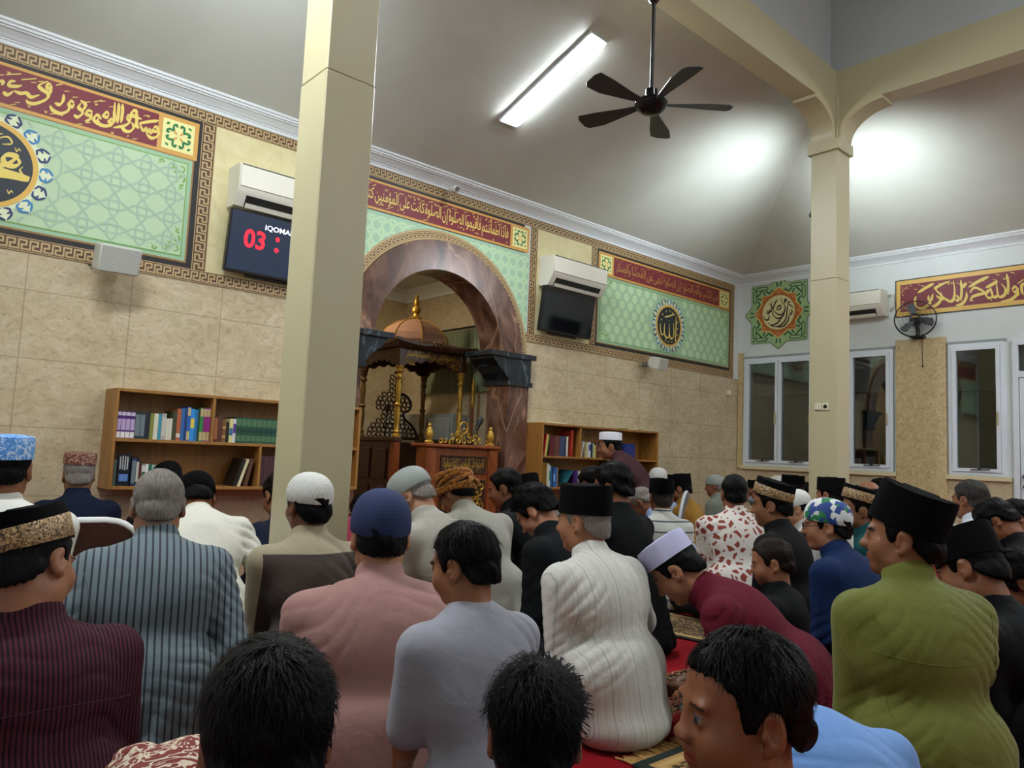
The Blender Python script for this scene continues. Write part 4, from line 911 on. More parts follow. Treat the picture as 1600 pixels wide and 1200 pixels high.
sub(MB().bbox((PX0-.03, PY0+.05, 0), (PX0+.01, PY1+.03, 1.06), .005).bbox((PX1-.01, PY0+.05, 0), (PX1+.03, PY1+.03, 1.06), .005).bbox((PX0, PY1-.02, 0), (PX1, PY1+.03, 1.06), .005).bbox((PX0, PY0+.15, 0), (PX1, PY1, .55), .005).bbox((PX0, PY0+.02, 0), (PX1, PY0+.3, .28), .005), 'base', M_DWOOD, pu)
for a, b in ((PY0+.09, PY0+.34), (PY0+.38, PY1-.03)):
    for c, d in ((.35,.64),(.70,.99)): sub(MB().bbox((PX0-.045, a, c), (PX0-.028, b, d), .006), 'side_panel', mat('panel_walnut','#3a2012',.4), pu)
for x in (PX0, PX1): sub(MB().bbox((x-.035, PY0-.03, 0), (x+.035, PY0+.045, 1.06), .005), 'newel_post', M_TEAK, pu)
for x in (PX0, PX1): sub(MB().bbox((x-.05, PY0-.04, 1.06), (x+.05, PY1+.05, 1.10), .005), 'rail', M_DWOOD, pu)
for x in (PX0, PX1):
    for y in (PY0, PY1):
        m = MB(); turned(m, x, y, 1.10, 1.78, .026); sub(m, 'post', M_GOLD if y == PY0 else mat('dull_gold','#6d5526',.45,metal=.4), pu, smooth=40)
for x in (PX0, PX1):
    for y in (PY0, PY1): sub(MB().bbox((x-.035,y-.035,1.78),(x+.035,y+.035,1.99),.004), 'post_head', M_DWOOD, pu)
def frieze(fn):
    pr = [(0,1.95)] + [(t, 1.78+.07*math.sin(math.pi*t)+.012*math.sin(math.pi*t*12)) for t in np.linspace(0,1,40)] + [(1,1.95)]
    m = MB(); m.prism(pr, lambda u, v: fn(u, v, 0), lambda u, v: fn(u, v, .02)); return m
for k, fn in enumerate((lambda u, v, d: (PX0+.035+u*(PX1-PX0-.07), PY0-.02+d, v), lambda u, v, d: (PX0+.035+u*(PX1-PX0-.07), PY1+d, v), lambda u, v, d: (PX0-.02+d, PY0+.035+u*(PY1-PY0-.07), v), lambda u, v, d: (PX1+d, PY0+.035+u*(PY1-PY0-.07), v))): sub(frieze(fn), 'frieze', M_DWOOD, pu)
m = MB(); put_text(m, shape_ar('إن الصلوة تنهى عن الفحشاء والمنكر'), PX0+.05, 1.855, PX1-.05, 1.945, lambda u, v: (u, PY0-.024, v), .012); carve(m, PX0+.04, 1.80, PX0+.16, 1.86, lambda u, v: (u, PY0-.024, v), 2, .035, .004); carve(m, PX1-.16, 1.80, PX1-.04, 1.86, lambda u, v: (u, PY0-.024, v), 3, .035, .004)
sub(m, 'frieze_lettering', M_GOLD, pu)
m = MB(); e1 = .115; rings = []
n = 12
def eave(z, o, lift):
    q = []
    for (ax, ay, bx, by) in ((PX0-o,PY0-o,PX1+o,PY0-o),(PX1+o,PY0-o,PX1+o,PY1+o),(PX1+o,PY1+o,PX0-o,PY1+o),(PX0-o,PY1+o,PX0-o,PY0-o)):
        for t in np.linspace(0,1,n,endpoint=False): q.append(Vector((ax+(bx-ax)*t, ay+(by-ay)*t, z+lift*(abs(2*t-1)**3) + lift*.9*max(0,1-abs(t-.5)*6))))
    return q
m.loft([eave(1.955,.03,0), eave(1.955,e1*.7,0), eave(1.98,e1,.035), eave(2.005,e1,.035), eave(2.03,e1*.5,.012), eave(2.05,-.02,0)])
sub(m, 'roof', mat('roof_walnut','#3b2212',.4), pu)
m = MB(); carve(m, 4.2, 1.99, 4.36, 2.05, lambda u, v: (u, PY0-.12, v), 5, .05, .006); sub(m, 'roof_crest', mat('dull_gold','#6d5526',.45,metal=.4), pu)
m = MB(); D = [(.36,2.03),(.365,2.07),(.34,2.14),(.28,2.21),(.18,2.275),(.07,2.31),(.05,2.315)]
m.lathe(D, 8, Matrix.Translation((4.28,6.325,0)) @ Matrix.Rotation(R(22.5),4,'Z'))
sub(m, 'dome', nmat('dome_wood', lambda N, b: N.ramp(N.noise(30, 4, N.mapped((1,1,6))), [(.3,'#7d5844'),(.7,'#a67f66')]), .3), pu)
m = MB()
for k in range(8):
    a = R(22.5+45*k); m.tube([(4.28+r*1.005*math.cos(a), 6.325+r*1.005*math.sin(a), z+.002) for r, z in D], .006, 6)
sub(m, 'dome_rib', M_GOLD, pu)
sub(MB().lathe([(.06,2.31),(.07,2.325),(.035,2.345),(.028,2.37),(.05,2.395),(.045,2.43),(.022,2.45),(.03,2.47),(.026,2.51),(.012,2.535),(.02,2.55),(.012,2.565)], 16, Matrix.Translation((4.28,6.325,0))), 'finial', M_GOLD, pu, smooth=40)
def fret(cx, y, prof, seed, nm, name='backrest'):
    m = MB(); out = [(cx+u, v) for u, v in prof] + [(cx-u, v) for u, v in reversed(prof)]
    fn = lambda u, v: (u, y, v); q = spline(out+[out[0]], 4)
    m.tube([fn(*p) for p in q], .014, 6); rg = random.Random(seed)
    vs_ = sorted(v for _, v in prof)
    def hw(v):
        for (u0, v0), (u1, v1) in zip(prof, prof[1:]):
            if min(v0,v1) <= v <= max(v0,v1): return u0+(u1-u0)*((v-v0)/(v1-v0) if v1 != v0 else 0)
        return 0
    v = vs_[0]+.03
    while v < vs_[-1]-.01:
        h = hw(v); k = max(1, int(h*2/.05))
        for i in range(k):
            u = cx-h+2*h*(i+.5)/k; m.tube([fn(u+.024*math.cos(t+i), v+.024*math.sin(t+i)) for t in np.linspace(0,5.6,9)], .007, 5)
        v += .046
    return sub(m, name, nm, pu)
fret(4.26, PY1-.03, [(.0,1.10),(.30,1.10),(.30,1.16),(.24,1.24),(.15,1.30),(.13,1.36),(.2,1.40),(.215,1.47),(.16,1.54),(.07,1.57),(.06,1.63),(.075,1.69),(.05,1.76),(.0,1.78)], 3, mat('fret_wood','#2a180e',.4))
# podium
po = empty('podium', (4.13, 5.4, 0), 0, 'teak preacher podium with gilt carved panels standing in the arch', 'podium')
qx0, qx1, qy, qb = 3.73, 4.53, 5.25, 5.47
sub(MB().bbox((qx0+.05, qy, 0), (qx1-.05, qb, 1.02), .006), 'body', M_TEAK, po)
for a, b in ((qx0, qx0+.11), (qx1-.11, qx1)): sub(MB().bbox((a, qy-.02, 0), (b, qy+.1, 1.02), .008).bbox((a+.015, qy-.03, .03), (b-.015, qy-.015, .99), .006), 'pilaster', M_TEAK, po)
sub(MB().bbox((qx0-.015, qy-.04, 1.02), (qx1+.015, qb, 1.05), .008), 'top_board', M_TEAK, po)
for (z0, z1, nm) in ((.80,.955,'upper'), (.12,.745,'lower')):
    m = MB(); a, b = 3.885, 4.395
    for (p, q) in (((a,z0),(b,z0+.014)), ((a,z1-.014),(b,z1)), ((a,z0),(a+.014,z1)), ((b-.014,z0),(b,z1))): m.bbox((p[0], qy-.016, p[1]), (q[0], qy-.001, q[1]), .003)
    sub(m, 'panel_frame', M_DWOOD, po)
    sub(MB().box((a+.014, qy-.006, z0+.014), (b-.014, qy-.0005, z1-.014)), 'panel_ground', mat('panel_dark_wood','#3b1f0e',.5), po)  # ground behind the carving in a darker brown wood
m = MB(); put_text(m, shape_ar('الصلوة على المؤمنين كتابا موقوتا'), 3.91, .825, 4.37, .935, lambda u, v: (u, qy-.012, v), .016); marks(m, 3.92, .82, 4.36, .94, lambda u, v: (u, qy-.012, v), 16, .012, 3); sub(m, 'gilt_lettering', M_GOLD, po)
m = MB(); fn = lambda u, v: (u, qy-.012, v); carve(m, 3.91, .15, 4.37, .72, fn, 8, .058, .0085); m.tube([fn(4.14+.11*math.cos(t), .58+.10*math.sin(t)) for t in np.linspace(-.2,3.34,20)], .012, 6); sub(m, 'gilt_carving', M_GOLD, po)
m = MB(); fn = lambda u, v: (u, qy+.005, v)
for i in range(9):
    u = 3.87+i*.065; h = .10*(1-abs(i-4)/5.0)**1.2; carve(m, u-.035, 1.052, u+.035, 1.075+h*1.25, fn, 20+i, .05, .008)
m.tube([fn(4.13+.045*math.cos(t), 1.20+.05*math.sin(t)) for t in np.linspace(0,6.28,18)], .009, 6); sub(m, 'gilt_crest', M_GOLD, po)
for x in (qx0+.055, qx1-.055):
    sub(MB().lathe([(.04,1.05),(.042,1.065),(.022,1.08),(.032,1.11),(.036,1.14),(.022,1.18),(.012,1.195),(.018,1.205),(.008,1.225)], 16, Matrix.Translation((x, qy+.04, 0))), 'finial', M_GOLD, po, smooth=40)
def micro(name, pts, label, base):
    e = empty(name, pts[0], 0, label, 'microphone'); p = [Vector(q)-Vector(pts[0]) for q in pts]
    MB().tube(p, .006, 8).build('gooseneck', M_DARK, e, smooth=True)
    d = (p[-1]-p[-2]).normalized(); MB().lathe([(.014,-.07),(.018,-.04),(.026,0),(.03,.03),(.024,.055),(.008,.065)], 14, Matrix.Translation(p[-1]) @ d.to_track_quat('Z','Y').to_matrix().to_4x4()).build('microphone_head', M_DARK, e, smooth=40)
    MB().lathe([(.04,0),(.04,.012),(.02,.02)], 16).build('base', M_DARK, e)
micro('microphone', [(4.36, 5.42, 1.05), (4.39, 5.42, 1.15), (4.44, 5.42, 1.26)], 'black gooseneck microphone leaning on the podium top', 0)
e = empty('microphone_stand', (4.55, 7.2, 0), 0, 'thin dark microphone stand behind the pulpit near the back of the niche', 'microphone')
MB().lathe([(.12,0),(.12,.015),(.02,.03)], 20).build('base', M_DARK, e); MB().tube([(0,0,.02),(0,0,1.3),(.02,0,1.42)], .008, 8).build('stand', M_DARK, e); MB().lathe([(.015,1.40),(.03,1.44),(.03,1.47),(.01,1.49)], 14, Matrix.Translation((.02,0,0))).build('microphone_head', M_DARK, e, smooth=40)
e = empty('preacher_staff', (4.80, 5.98, 0), 0, 'slender brown staff with a gilt spear tip beside the pulpit', 'staff')
MB().lathe([(.014,0),(.014,1.45)], 10).build('shaft', M_TEAK, e); MB().lathe([(.016,1.45),(.024,1.47),(.016,1.5),(.022,1.53),(.012,1.57),(.022,1.62),(.018,1.68),(.004,1.75)], 12).build('spear_tip', M_GOLD, e, smooth=40); MB().lathe([(.07,0),(.07,.02),(.02,.05)], 14).build('foot', M_DWOOD, e)
o = MB().lathe([(.035,0),(.045,.02),(.045,.1),(.04,.105)], 16, Matrix.Translation((4.02, 6.08, .282))).build('water_cup', mat('cup_white','#aab5b0',.4), smooth=40); tag(o, 'pale plastic cup standing on the dark pulpit step', 'cup')
yy = np.linspace(5.75, 7.1, 110); top = [Vector((RX1-.05+.018*math.sin(i*1.15), y, 2.30)) for i, y in enumerate(yy)]; bot = [Vector((RX1-.05+.022*math.sin(i*1.15+.2), y, 1.62)) for i, y in enumerate(yy)]
cu_ = MB().loft([bot, top], False, False, False).build('curtain', mat('sage_curtain','#7f8867',.8), smooth=True); tag(cu_, 'pleated sage curtain hanging on the right wall of the niche', 'curtain')
o = MB().tube([(RX1-.05, 5.7, 2.32), (RX1-.05, 7.15, 2.32)], .012, 8).build('curtain_rail', M_DARK); tag(o, 'dark curtain rail on the right wall of the niche', 'curtain rail')
e = empty('white_cabinet', (4.82, 7.02, 0), 0, 'low white cabinet with panelled doors at the right of the niche', 'cabinet')
MB().bbox((-.06,-.75,0),(.15,.5,1.38),.008).build('body', mat('cabinet_white','#9aa39d',.4), e)
for k in range(3): MB().bbox((-.075,-.72+k*.41,.06),(-.061,-.34+k*.41,1.34),.006).bbox((-.08,-.66+k*.41,.75),(-.076,-.4+k*.41,1.26),.002).build('door', mat('cabinet_door','#aab3ad',.4), e)

# ---------------------------------------------------------------- things on the floor
def rug(name, x, y, rz, l, w_, cols, label, fringe=True):
    e = empty(name, (x, y, .001), rz, label, 'prayer rug')
    def f(N, b):
        s = N.n('ShaderNodeSeparateXYZ'); N.l(N.co(), s.inputs[0]); ax = N.math('ABSOLUTE', s.outputs[0]); ay = N.math('ABSOLUTE', s.outputs[1])
        d = N.math('MINIMUM', N.math('SUBTRACT', w_/2, ax), N.math('SUBTRACT', l/2, ay))
        pat = N.ramp(N.noise(26, 3, None, .5, 3), [(.42,cols[2]),(.5,cols[1]),(.58,cols[0])])
        bd_ = N.ramp(d, [(0,cols[1]),(.035,cols[1]),(.036,cols[0]),(.05,cols[0]),(.051,cols[3]),(.075,cols[3]),(.076,cols[0]),(.09,cols[0])], True)
        return N.mix(N.math('LESS_THAN', d, .09), pat, bd_)
    MB().bbox((-w_/2,-l/2,0),(w_/2,l/2,.009),.003).build('rug_field', nmat('rug_'+label[:12], f, .95), e)
    if fringe:
        rg = random.Random(4); n = int(w_/.012)
        for sy in (-1,1):
            m = MB()
            for i in range(n):
                u = -w_/2+(i+.5)*w_/n; L_ = .06+rg.uniform(-.012,.012); du = rg.uniform(-.012,.012)
                m.tube([(u, sy*(l/2-.004), .006), (u+du*.5, sy*(l/2+L_*.5), .007), (u+du, sy*(l/2+L_), .004)], .0032, 5)
            m.build('fringe', mat('fringe_tan','#c29a5c',.9), e)
    return e
# ---------------------------------------------------------------- implicit surfaces for bodies and clothes
class Field:
    def __init__(s, lo, hi, h):
        s.lo = np.array(lo, float); s.h = h; s.n = np.ceil((np.array(hi)-s.lo)/h).astype(int)+2
        s.ax = [s.lo[i]+h*np.arange(s.n[i]) for i in range(3)]; s.F = np.full(s.n, .25, np.float32)
    def win(s, lo, hi):
        a = np.clip(np.floor((np.array(lo)-s.lo)/s.h).astype(int), 0, s.n); b = np.clip(np.ceil((np.array(hi)-s.lo)/s.h).astype(int)+1, 0, s.n)
        if np.any(b <= a): return None
        return tuple(slice(i, j) for i, j in zip(a, b))
    def grid(s, w): return (s.ax[0][w[0]][:,None,None], s.ax[1][w[1]][None,:,None], s.ax[2][w[2]][None,None,:])
    def put(s, fn, lo, hi, k=.02, op='+'):
        p = k+4*s.h; w = s.win(np.array(lo)-p, np.array(hi)+p)
        if w is None: return
        d = fn(*s.grid(w)); f = s.F[w]
        if op == '+':
            if k > 0: h = np.maximum(k-np.abs(f-d), 0)/k; s.F[w] = np.minimum(f, d)-h*h*k*.25
            else: s.F[w] = np.minimum(f, d)
        elif op == '-':
            h = np.maximum(k-np.abs(f+d), 0)/k; s.F[w] = np.maximum(f, -d)+h*h*k*.25
        elif op == '&': s.F[w] = np.maximum(f, d)
    def cone(s, a, b, ra, rb, k=.02, op='+'):
        a = np.array(a, float); b = np.array(b, float); ba = b-a; L2 = max(ba @ ba, 1e-9); rm = max(ra, rb)
        def fn(x, y, z):
            t = np.clip(((x-a[0])*ba[0]+(y-a[1])*ba[1]+(z-a[2])*ba[2])/L2, 0, 1)
            return np.sqrt((x-a[0]-t*ba[0])**2+(y-a[1]-t*ba[1])**2+(z-a[2]-t*ba[2])**2)-(ra+(rb-ra)*t)
        s.put(fn, np.minimum(a,b)-rm, np.maximum(a,b)+rm, k, op)
    def ell(s, c, r, k=.02, op='+', M=None):
        c = np.array(c, float); r = np.array(r, float); M = np.eye(3) if M is None else np.array(M)[:3,:3]
        def fn(x, y, z):
            dx, dy, dz = x-c[0], y-c[1], z-c[2]
            q = [(M[0][i]*dx+M[1][i]*dy+M[2][i]*dz) for i in range(3)]
            k0 = np.sqrt((q[0]/r[0])**2+(q[1]/r[1])**2+(q[2]/r[2])**2)+1e-9
            k1 = np.sqrt((q[0]/r[0]**2)**2+(q[1]/r[1]**2)**2+(q[2]/r[2]**2)**2)+1e-9
            return k0*(k0-1)/k1
        ext = np.abs(M) @ r; s.put(fn, c-ext, c+ext, k, op)
    def mesh(s):
        F = s.F; I = F < 0; n = s.n
        c8 = [I[dx:n[0]-1+dx, dy:n[1]-1+dy, dz:n[2]-1+dz] for dx in (0,1) for dy in (0,1) for dz in (0,1)]
        cnt = sum(c.astype(np.int8) for c in c8); act = (cnt > 0) & (cnt < 8); ii = np.argwhere(act)
        if len(ii) == 0: return np.zeros((0,3)), np.zeros((0,4), int)
        idx = np.full(act.shape, -1, np.int64); idx[act] = np.arange(len(ii))
        co = [(dx,dy,dz) for dx in (0,1) for dy in (0,1) for dz in (0,1)]
        val = [F[ii[:,0]+c[0], ii[:,1]+c[1], ii[:,2]+c[2]] for c in co]
        P = np.zeros((len(ii),3)); K = np.zeros(len(ii))
        for a in range(8):
            for b in range(a+1, 8):
                if sum(abs(co[a][i]-co[b][i]) for i in range(3)) != 1: continue
                m = (val[a] < 0) != (val[b] < 0); t = np.where(m, val[a]/(val[a]-val[b]+1e-12), 0)
                P += m[:,None]*(np.array(co[a])+t[:,None]*(np.array(co[b])-np.array(co[a]))); K += m
        V = s.lo+(ii+P/K[:,None])*s.h; Q = []
        for ax in range(3):
            sl0 = [slice(None)]*3; sl1 = [slice(None)]*3; sl0[ax] = slice(0,-1); sl1[ax] = slice(1,None)
            e = np.argwhere(I[tuple(sl0)] != I[tuple(sl1)]); o = [i for i in range(3) if i != ax]
            e = e[(e[:,o[0]] > 0) & (e[:,o[1]] > 0) & (e[:,o[0]] < n[o[0]]-1) & (e[:,o[1]] < n[o[1]]-1)]
            ins = I[e[:,0], e[:,1], e[:,2]]; q = []
            for (u, v) in ((-1,-1),(0,-1),(0,0),(-1,0)):
                g = e.copy(); g[:,o[0]] += u; g[:,o[1]] += v; q.append(idx[g[:,0], g[:,1], g[:,2]])
            q = np.stack(q, 1); fl = ins if ax != 1 else ~ins
            q[~fl] = q[~fl][:, ::-1]; Q.append(q)
        return V, np.concatenate(Q)
def field_mesh(name, F, m, parent, color=None, disp=None):
    V, Q = F.mesh()
    me = bpy.data.meshes.new(name); me.vertices.add(len(V)); me.vertices.foreach_set('co', V.astype(np.float32).ravel())
    me.loops.add(len(Q)*4); me.loops.foreach_set('vertex_index', Q.astype(np.int32).ravel())
    me.polygons.add(len(Q)); me.polygons.foreach_set('loop_start', np.arange(0, len(Q)*4, 4, dtype=np.int32)); me.polygons.foreach_set('loop_total', np.full(len(Q), 4, np.int32))
    me.update(calc_edges=True); me.validate(); me.shade_smooth()
    if color is not None:
        a = me.color_attributes.new('Col', 'FLOAT_COLOR', 'POINT'); c = color(V); a.data.foreach_set('color', c.astype(np.float32).ravel())
    return link(name, me, m, parent)
def folds(V, seed, k=1.0):                      # cloth wrinkle height at points
    x, y, z = V; s = seed*1.7
    wx = .035*np.sin(z*13+s)+.02*np.sin(y*21+x*9+s*2); wz = .04*np.sin(x*11+s*1.3)+.02*np.sin(x*27+y*8+s)
    xx, zz = x+wx, z+wz
    drape = np.sin(xx*74+2.2*np.sin(zz*5+s)); pull = np.sin((zz*.85+xx*.6*np.tanh((x+.05*np.sin(s))*9)+y*.35)*68+s); soft = np.sin(xx*17+s)*np.sin(zz*13+s*2)
    side = np.clip((np.abs(x)-.05)/.12, 0, 1); low = np.clip((.42-z)/.25, 0, 1); gate = np.clip(.35+.9*np.sin(xx*8+s*3)*np.sin(zz*7+s), 0, 1)
    return 2.2*k*(.0042*(1-np.abs(pull))**2.2*(.25+.75*side)*gate*1.3+.0024*drape*low*gate+.0012*soft)

# ---------------------------------------------------------------- cloth, skin and hair materials
def skin_mat():
    m = mat('skin', (.3,.18,.12,1), .48, spec=.4); nt = m.node_tree; b = nt.nodes['Principled BSDF']; N = Nodes(nt)
    a = N.n('ShaderNodeAttribute', attribute_name='Col'); c = N.mix(.25, a.outputs['Color'], N.ramp(N.noise(45, 3), [(.3,(.75,.68,.62,1)),(.7,(1.1,1.05,1.0,1))]), 'MULTIPLY'); N.l(c, b.inputs['Base Color'])
    b.inputs['Subsurface Weight'].default_value = .06; b.inputs['Subsurface Radius'].default_value = (.01,.004,.002); N.bump(b, N.noise(180, 2), .12, .002); return m
M_SKIN = skin_mat()
def hair_fn(c0, c1):
    def f(N, b):
        n = N.noise(16, 4, N.mapped((14,4,3), (.25,.1,.5)), .65, .8); N.bump(b, n, .55, .008)
        b.inputs['Specular IOR Level'].default_value = .10; return N.ramp(n, [(.35,c0),(.7,c1)])
    return f
HAIR = {'black': nmat('hair_black', hair_fn('#030303','#0b0b0c'), .45), 'grey': nmat('hair_grey', hair_fn('#45403c','#7d7872'), .6), 'brown': nmat('hair_brown', hair_fn('#15100d','#2c2119'), .5), 'dark_grey': nmat('hair_dark_grey', hair_fn('#1c1b1a','#4a4744'), .55), 'salt': nmat('hair_salt', hair_fn('#6b645c','#97918a'), .6)}
def cloth(name, col, kind='plain', c2=None, sc=1.0, rough=.8, c3=None):
    if 'cloth_'+name in _mc: return _mc['cloth_'+name]
    def f(N, b):
        lum = sum(C(col)[:3])/3; b.inputs['Sheen Weight'].default_value = .10 if lum > .05 else .0; b.inputs['Specular IOR Level'].default_value = .4 if lum > .05 else .15; b.inputs['Sheen Roughness'].default_value = .5
        weave = N.noise(420, 2); wr = N.noise(7, 4, None, .55, 1.5)
        h = N.math('ADD', N.math('MULTIPLY', weave, .08), wr); N.bump(b, h, .28, .02)
        base = N.mix(.10, col, N.ramp(wr, [(.3,(.72,.72,.72,1)),(.7,(1.15,1.15,1.15,1))]), 'MULTIPLY')
        s = N.n('ShaderNodeSeparateXYZ'); N.l(N.co(), s.inputs[0])
        def stripe(v, per, wd): return N.math('LESS_THAN', N.math('FRACT', N.math('DIVIDE', v, per)), wd)
        if kind == 'pin': return N.mix(stripe(N.math('ADD', s.outputs[0], 10), .0205*sc, .30), base, c2)
        if kind == 'pinfine': return N.mix(stripe(N.math('ADD', s.outputs[0], 10), .0098*sc, .45), base, c2)
        if kind == 'faint': return N.mix(N.math('MULTIPLY', N.math('MAXIMUM', stripe(N.math('ADD', s.outputs[0], 10), .05, .06), N.math('MULTIPLY', stripe(N.math('ADD', s.outputs[0], 10.012), .02, .12), .6)), .7), base, c2)
        if kind == 'hstripe': return N.mix(stripe(N.math('ADD', s.outputs[2], 10), .07*sc, .14), base, c2)
        if kind == 'batik':
            v = N.voro(26*sc, None, 'F1', .9); e = N.voro(26*sc, None, 'DISTANCE_TO_EDGE', .9)
            on = N.math('MULTIPLY', N.math('GREATER_THAN', e.outputs['Distance'], .17), N.math('GREATER_THAN', N.noise(24*sc, 1), .42))
            return N.mix(on, base, N.ramp(N.noise(60*sc, 2), [(.45,c2),(.6,c3 or c2)], True))
        if kind == 'swirl':
            n = N.noise(9*sc, 2, None, .5, 3.5); return N.ramp(n, [(.0,col),(.44,col),(.46,c2),(.53,c2),(.55,c3 or col),(.62,col),(.70,c2),(.74,col)], True)
        if kind == 'plaid':
            q = N.math('MAXIMUM', stripe(N.math('ADD', s.outputs[0], 10), .05, .12), stripe(N.math('ADD', s.outputs[2], 10), .05, .12)); return N.mix(q, base, c2)
        if kind == 'yoke':       # two fabrics: pale yoke and sleeves, dark back
            inner = N.math('MULTIPLY', N.math('LESS_THAN', N.math('ABSOLUTE', s.outputs[0]), .19), N.math('LESS_THAN', s.outputs[2], sc)); return N.mix(inner, base, c2)
        return base
    return nmat('cloth_'+name, f, rough)

# ---------------------------------------------------------------- people
def rotm(pitch, yaw, roll): return np.array(Matrix.Rotation(R(yaw), 3, 'Z') @ Matrix.Rotation(R(-pitch), 3, 'X') @ Matrix.Rotation(R(roll), 3, 'Y'))
def ik(S, W, l1, l2, pole):
    S, W, pole = map(lambda v: np.array(v, float), (S, W, pole)); d = W-S; L = np.linalg.norm(d)
    if L > (l1+l2)*.985: W = S+d/L*(l1+l2)*.985; d = W-S; L = np.linalg.norm(d)
    a = (l1*l1-l2*l2+L*L)/(2*L); h = math.sqrt(max(l1*l1-a*a, 1e-6)); n = d/L; p = pole-n*(pole @ n); p /= np.linalg.norm(p)
    return S+n*a+p*h, W
def head_field(F, H, Mh, s, T, base=None):
    P = lambda x, y, z: H+Mh @ (np.array((x,y,z))*s)
    e = lambda c, r, k=.02, op='+', M=None: F.ell(P(*c), np.array(r)*s, k*s, op, Mh if M is None else Mh @ M)
    ch = T.get('child', 0); jw = 1+.06*ch
    e((0,-.012,.035), (.077,.098,.086)); e((0,.040*ch-.01,.045), (.060,.046,.054), .03); e((0,.022,-.035), (.060*jw,.070,.082), .03); e((0,.068,-.088+.012*ch), (.026,.022,.020), .03)
    for sg in (-1,1):
        e((.040*sg,.01,-.065), (.026,.034,.03), .03); e((.040*sg,.060,-.028-.006*ch), (.024+.008*ch,.024+.004*ch,.026+.008*ch), .03)
        e((.030*sg,.084,.026), (.024,.010,.008), .018); e((.031*sg,.100,.006), (.017,.012,.010), .014, '-'); e((.031*sg,.082,.004), (.0145,.0135,.0125), .004)
        e((.013*sg,.101,-.026), (.009,.011,.008), .008)
        Me = np.array(Matrix.Rotation(R(-18*sg), 3, 'Z') @ Matrix.Rotation(R(-12), 3, 'X'))
        e((.080*sg,-.014,-.006), (.010,.021,.034), .008, '+', Me); e((.0905*sg,-.007,-.003), (.0105,.0125,.021), .004, '-', Me); e((.081*sg,.006,-.010), (.006,.004,.008), .004); e((.078*sg,-.004,-.034), (.008,.010,.010), .008)
        e((.079*sg,.002,-.012), (.006,.005,.009), .006)
    F.cone(P(0,.088,.016-.006*ch), P(0,.107-.007*ch,-.020), .0085*s, (.0115-.002*ch)*s, .018*s); e((0,.107-.006*ch,-.024), (.0115,.0105,.009), .012)
    e((0,.092,-.052), (.022,.011,.0065), .008); e((0,.090,-.064), (.019,.011,.007), .008); e((0,.101,-.058), (.022,.006,.0016), .004, '-')
    e((0,.078,-.075), (.018,.008,.006), .012, '-')
HL_Y = [-.14,-.10,-.07,-.045,-.022,.004,.022,.032,.040,.060,.080,.12]
def hairline(y, hi): return np.interp(y, HL_Y, [-.075,-.078,-.070,-.045,-.012,.002,-.012,-.008,.040,.066,.082+hi,.10+hi])
def hair_part(root, H, Mh, s, T, h):
    th = T.get('th', .008); hi = T.get('forehead', .0); kind = T.get('hair', 'black'); long_ = T.get('long', 0)
    lo = H-.16*s; hi3 = H+.18*s; F = Field(lo, hi3, h); sd = T.get('seed', 1)
    def fn(x, y, z):
        d = [x-H[0], y-H[1], z-H[2]]; q = [(Mh[0][i]*d[0]+Mh[1][i]*d[1]+Mh[2][i]*d[2])/s for i in range(3)]
        def el(c, r):
            a = [(q[i]-c[i])/r[i] for i in range(3)]; k0 = np.sqrt(a[0]**2+a[1]**2+a[2]**2)+1e-9; return (k0-1)*min(r)
        d1 = np.minimum(el((0,-.012,.035), (.077+th,.098+th,.086+th*1.25)), el((0,-.030,-.02), (.068+th,.075+th,.085)))
        nz = .0028*np.sin(q[0]*170+q[1]*60+sd+3*np.sin(q[2]*40))*np.sin(q[1]*130+sd)+.0022*np.sin(q[0]*70+q[2]*90+sd*2)+.002*np.sin(q[1]*75-q[2]*60+sd)
        d1 = d1+nz*(th/.012)
        ear = np.sqrt(((np.abs(q[0])-.08)/.022)**2+((q[1]+.012)/.026)**2+((q[2]+.008)/.034)**2)-1
        reg = hairline(q[1], hi)-long_*np.where(q[1] < -.02, .02, .008)-q[2]+.003*np.sin(q[0]*300+q[1]*200)+T.get('nape', .013)*(q[1] < -.03)
        if T.get('bald'): reg = np.maximum(reg, q[2]-.055)
        if T.get('cap'): reg = np.maximum(reg, q[2]-(max(.03, .131-T.get('caph', .098))+.016 if T['cap'] in ('peci','flat') else .046)-T.get('capz', 0)-math.tan(R(T.get('captilt', 10)))*(q[1]+.012))
        return np.maximum(np.maximum(d1, reg*.8), -ear*.02)*s
    F.put(fn, lo, hi3, 0)
    return field_mesh('hair', F, HAIR[kind], root)
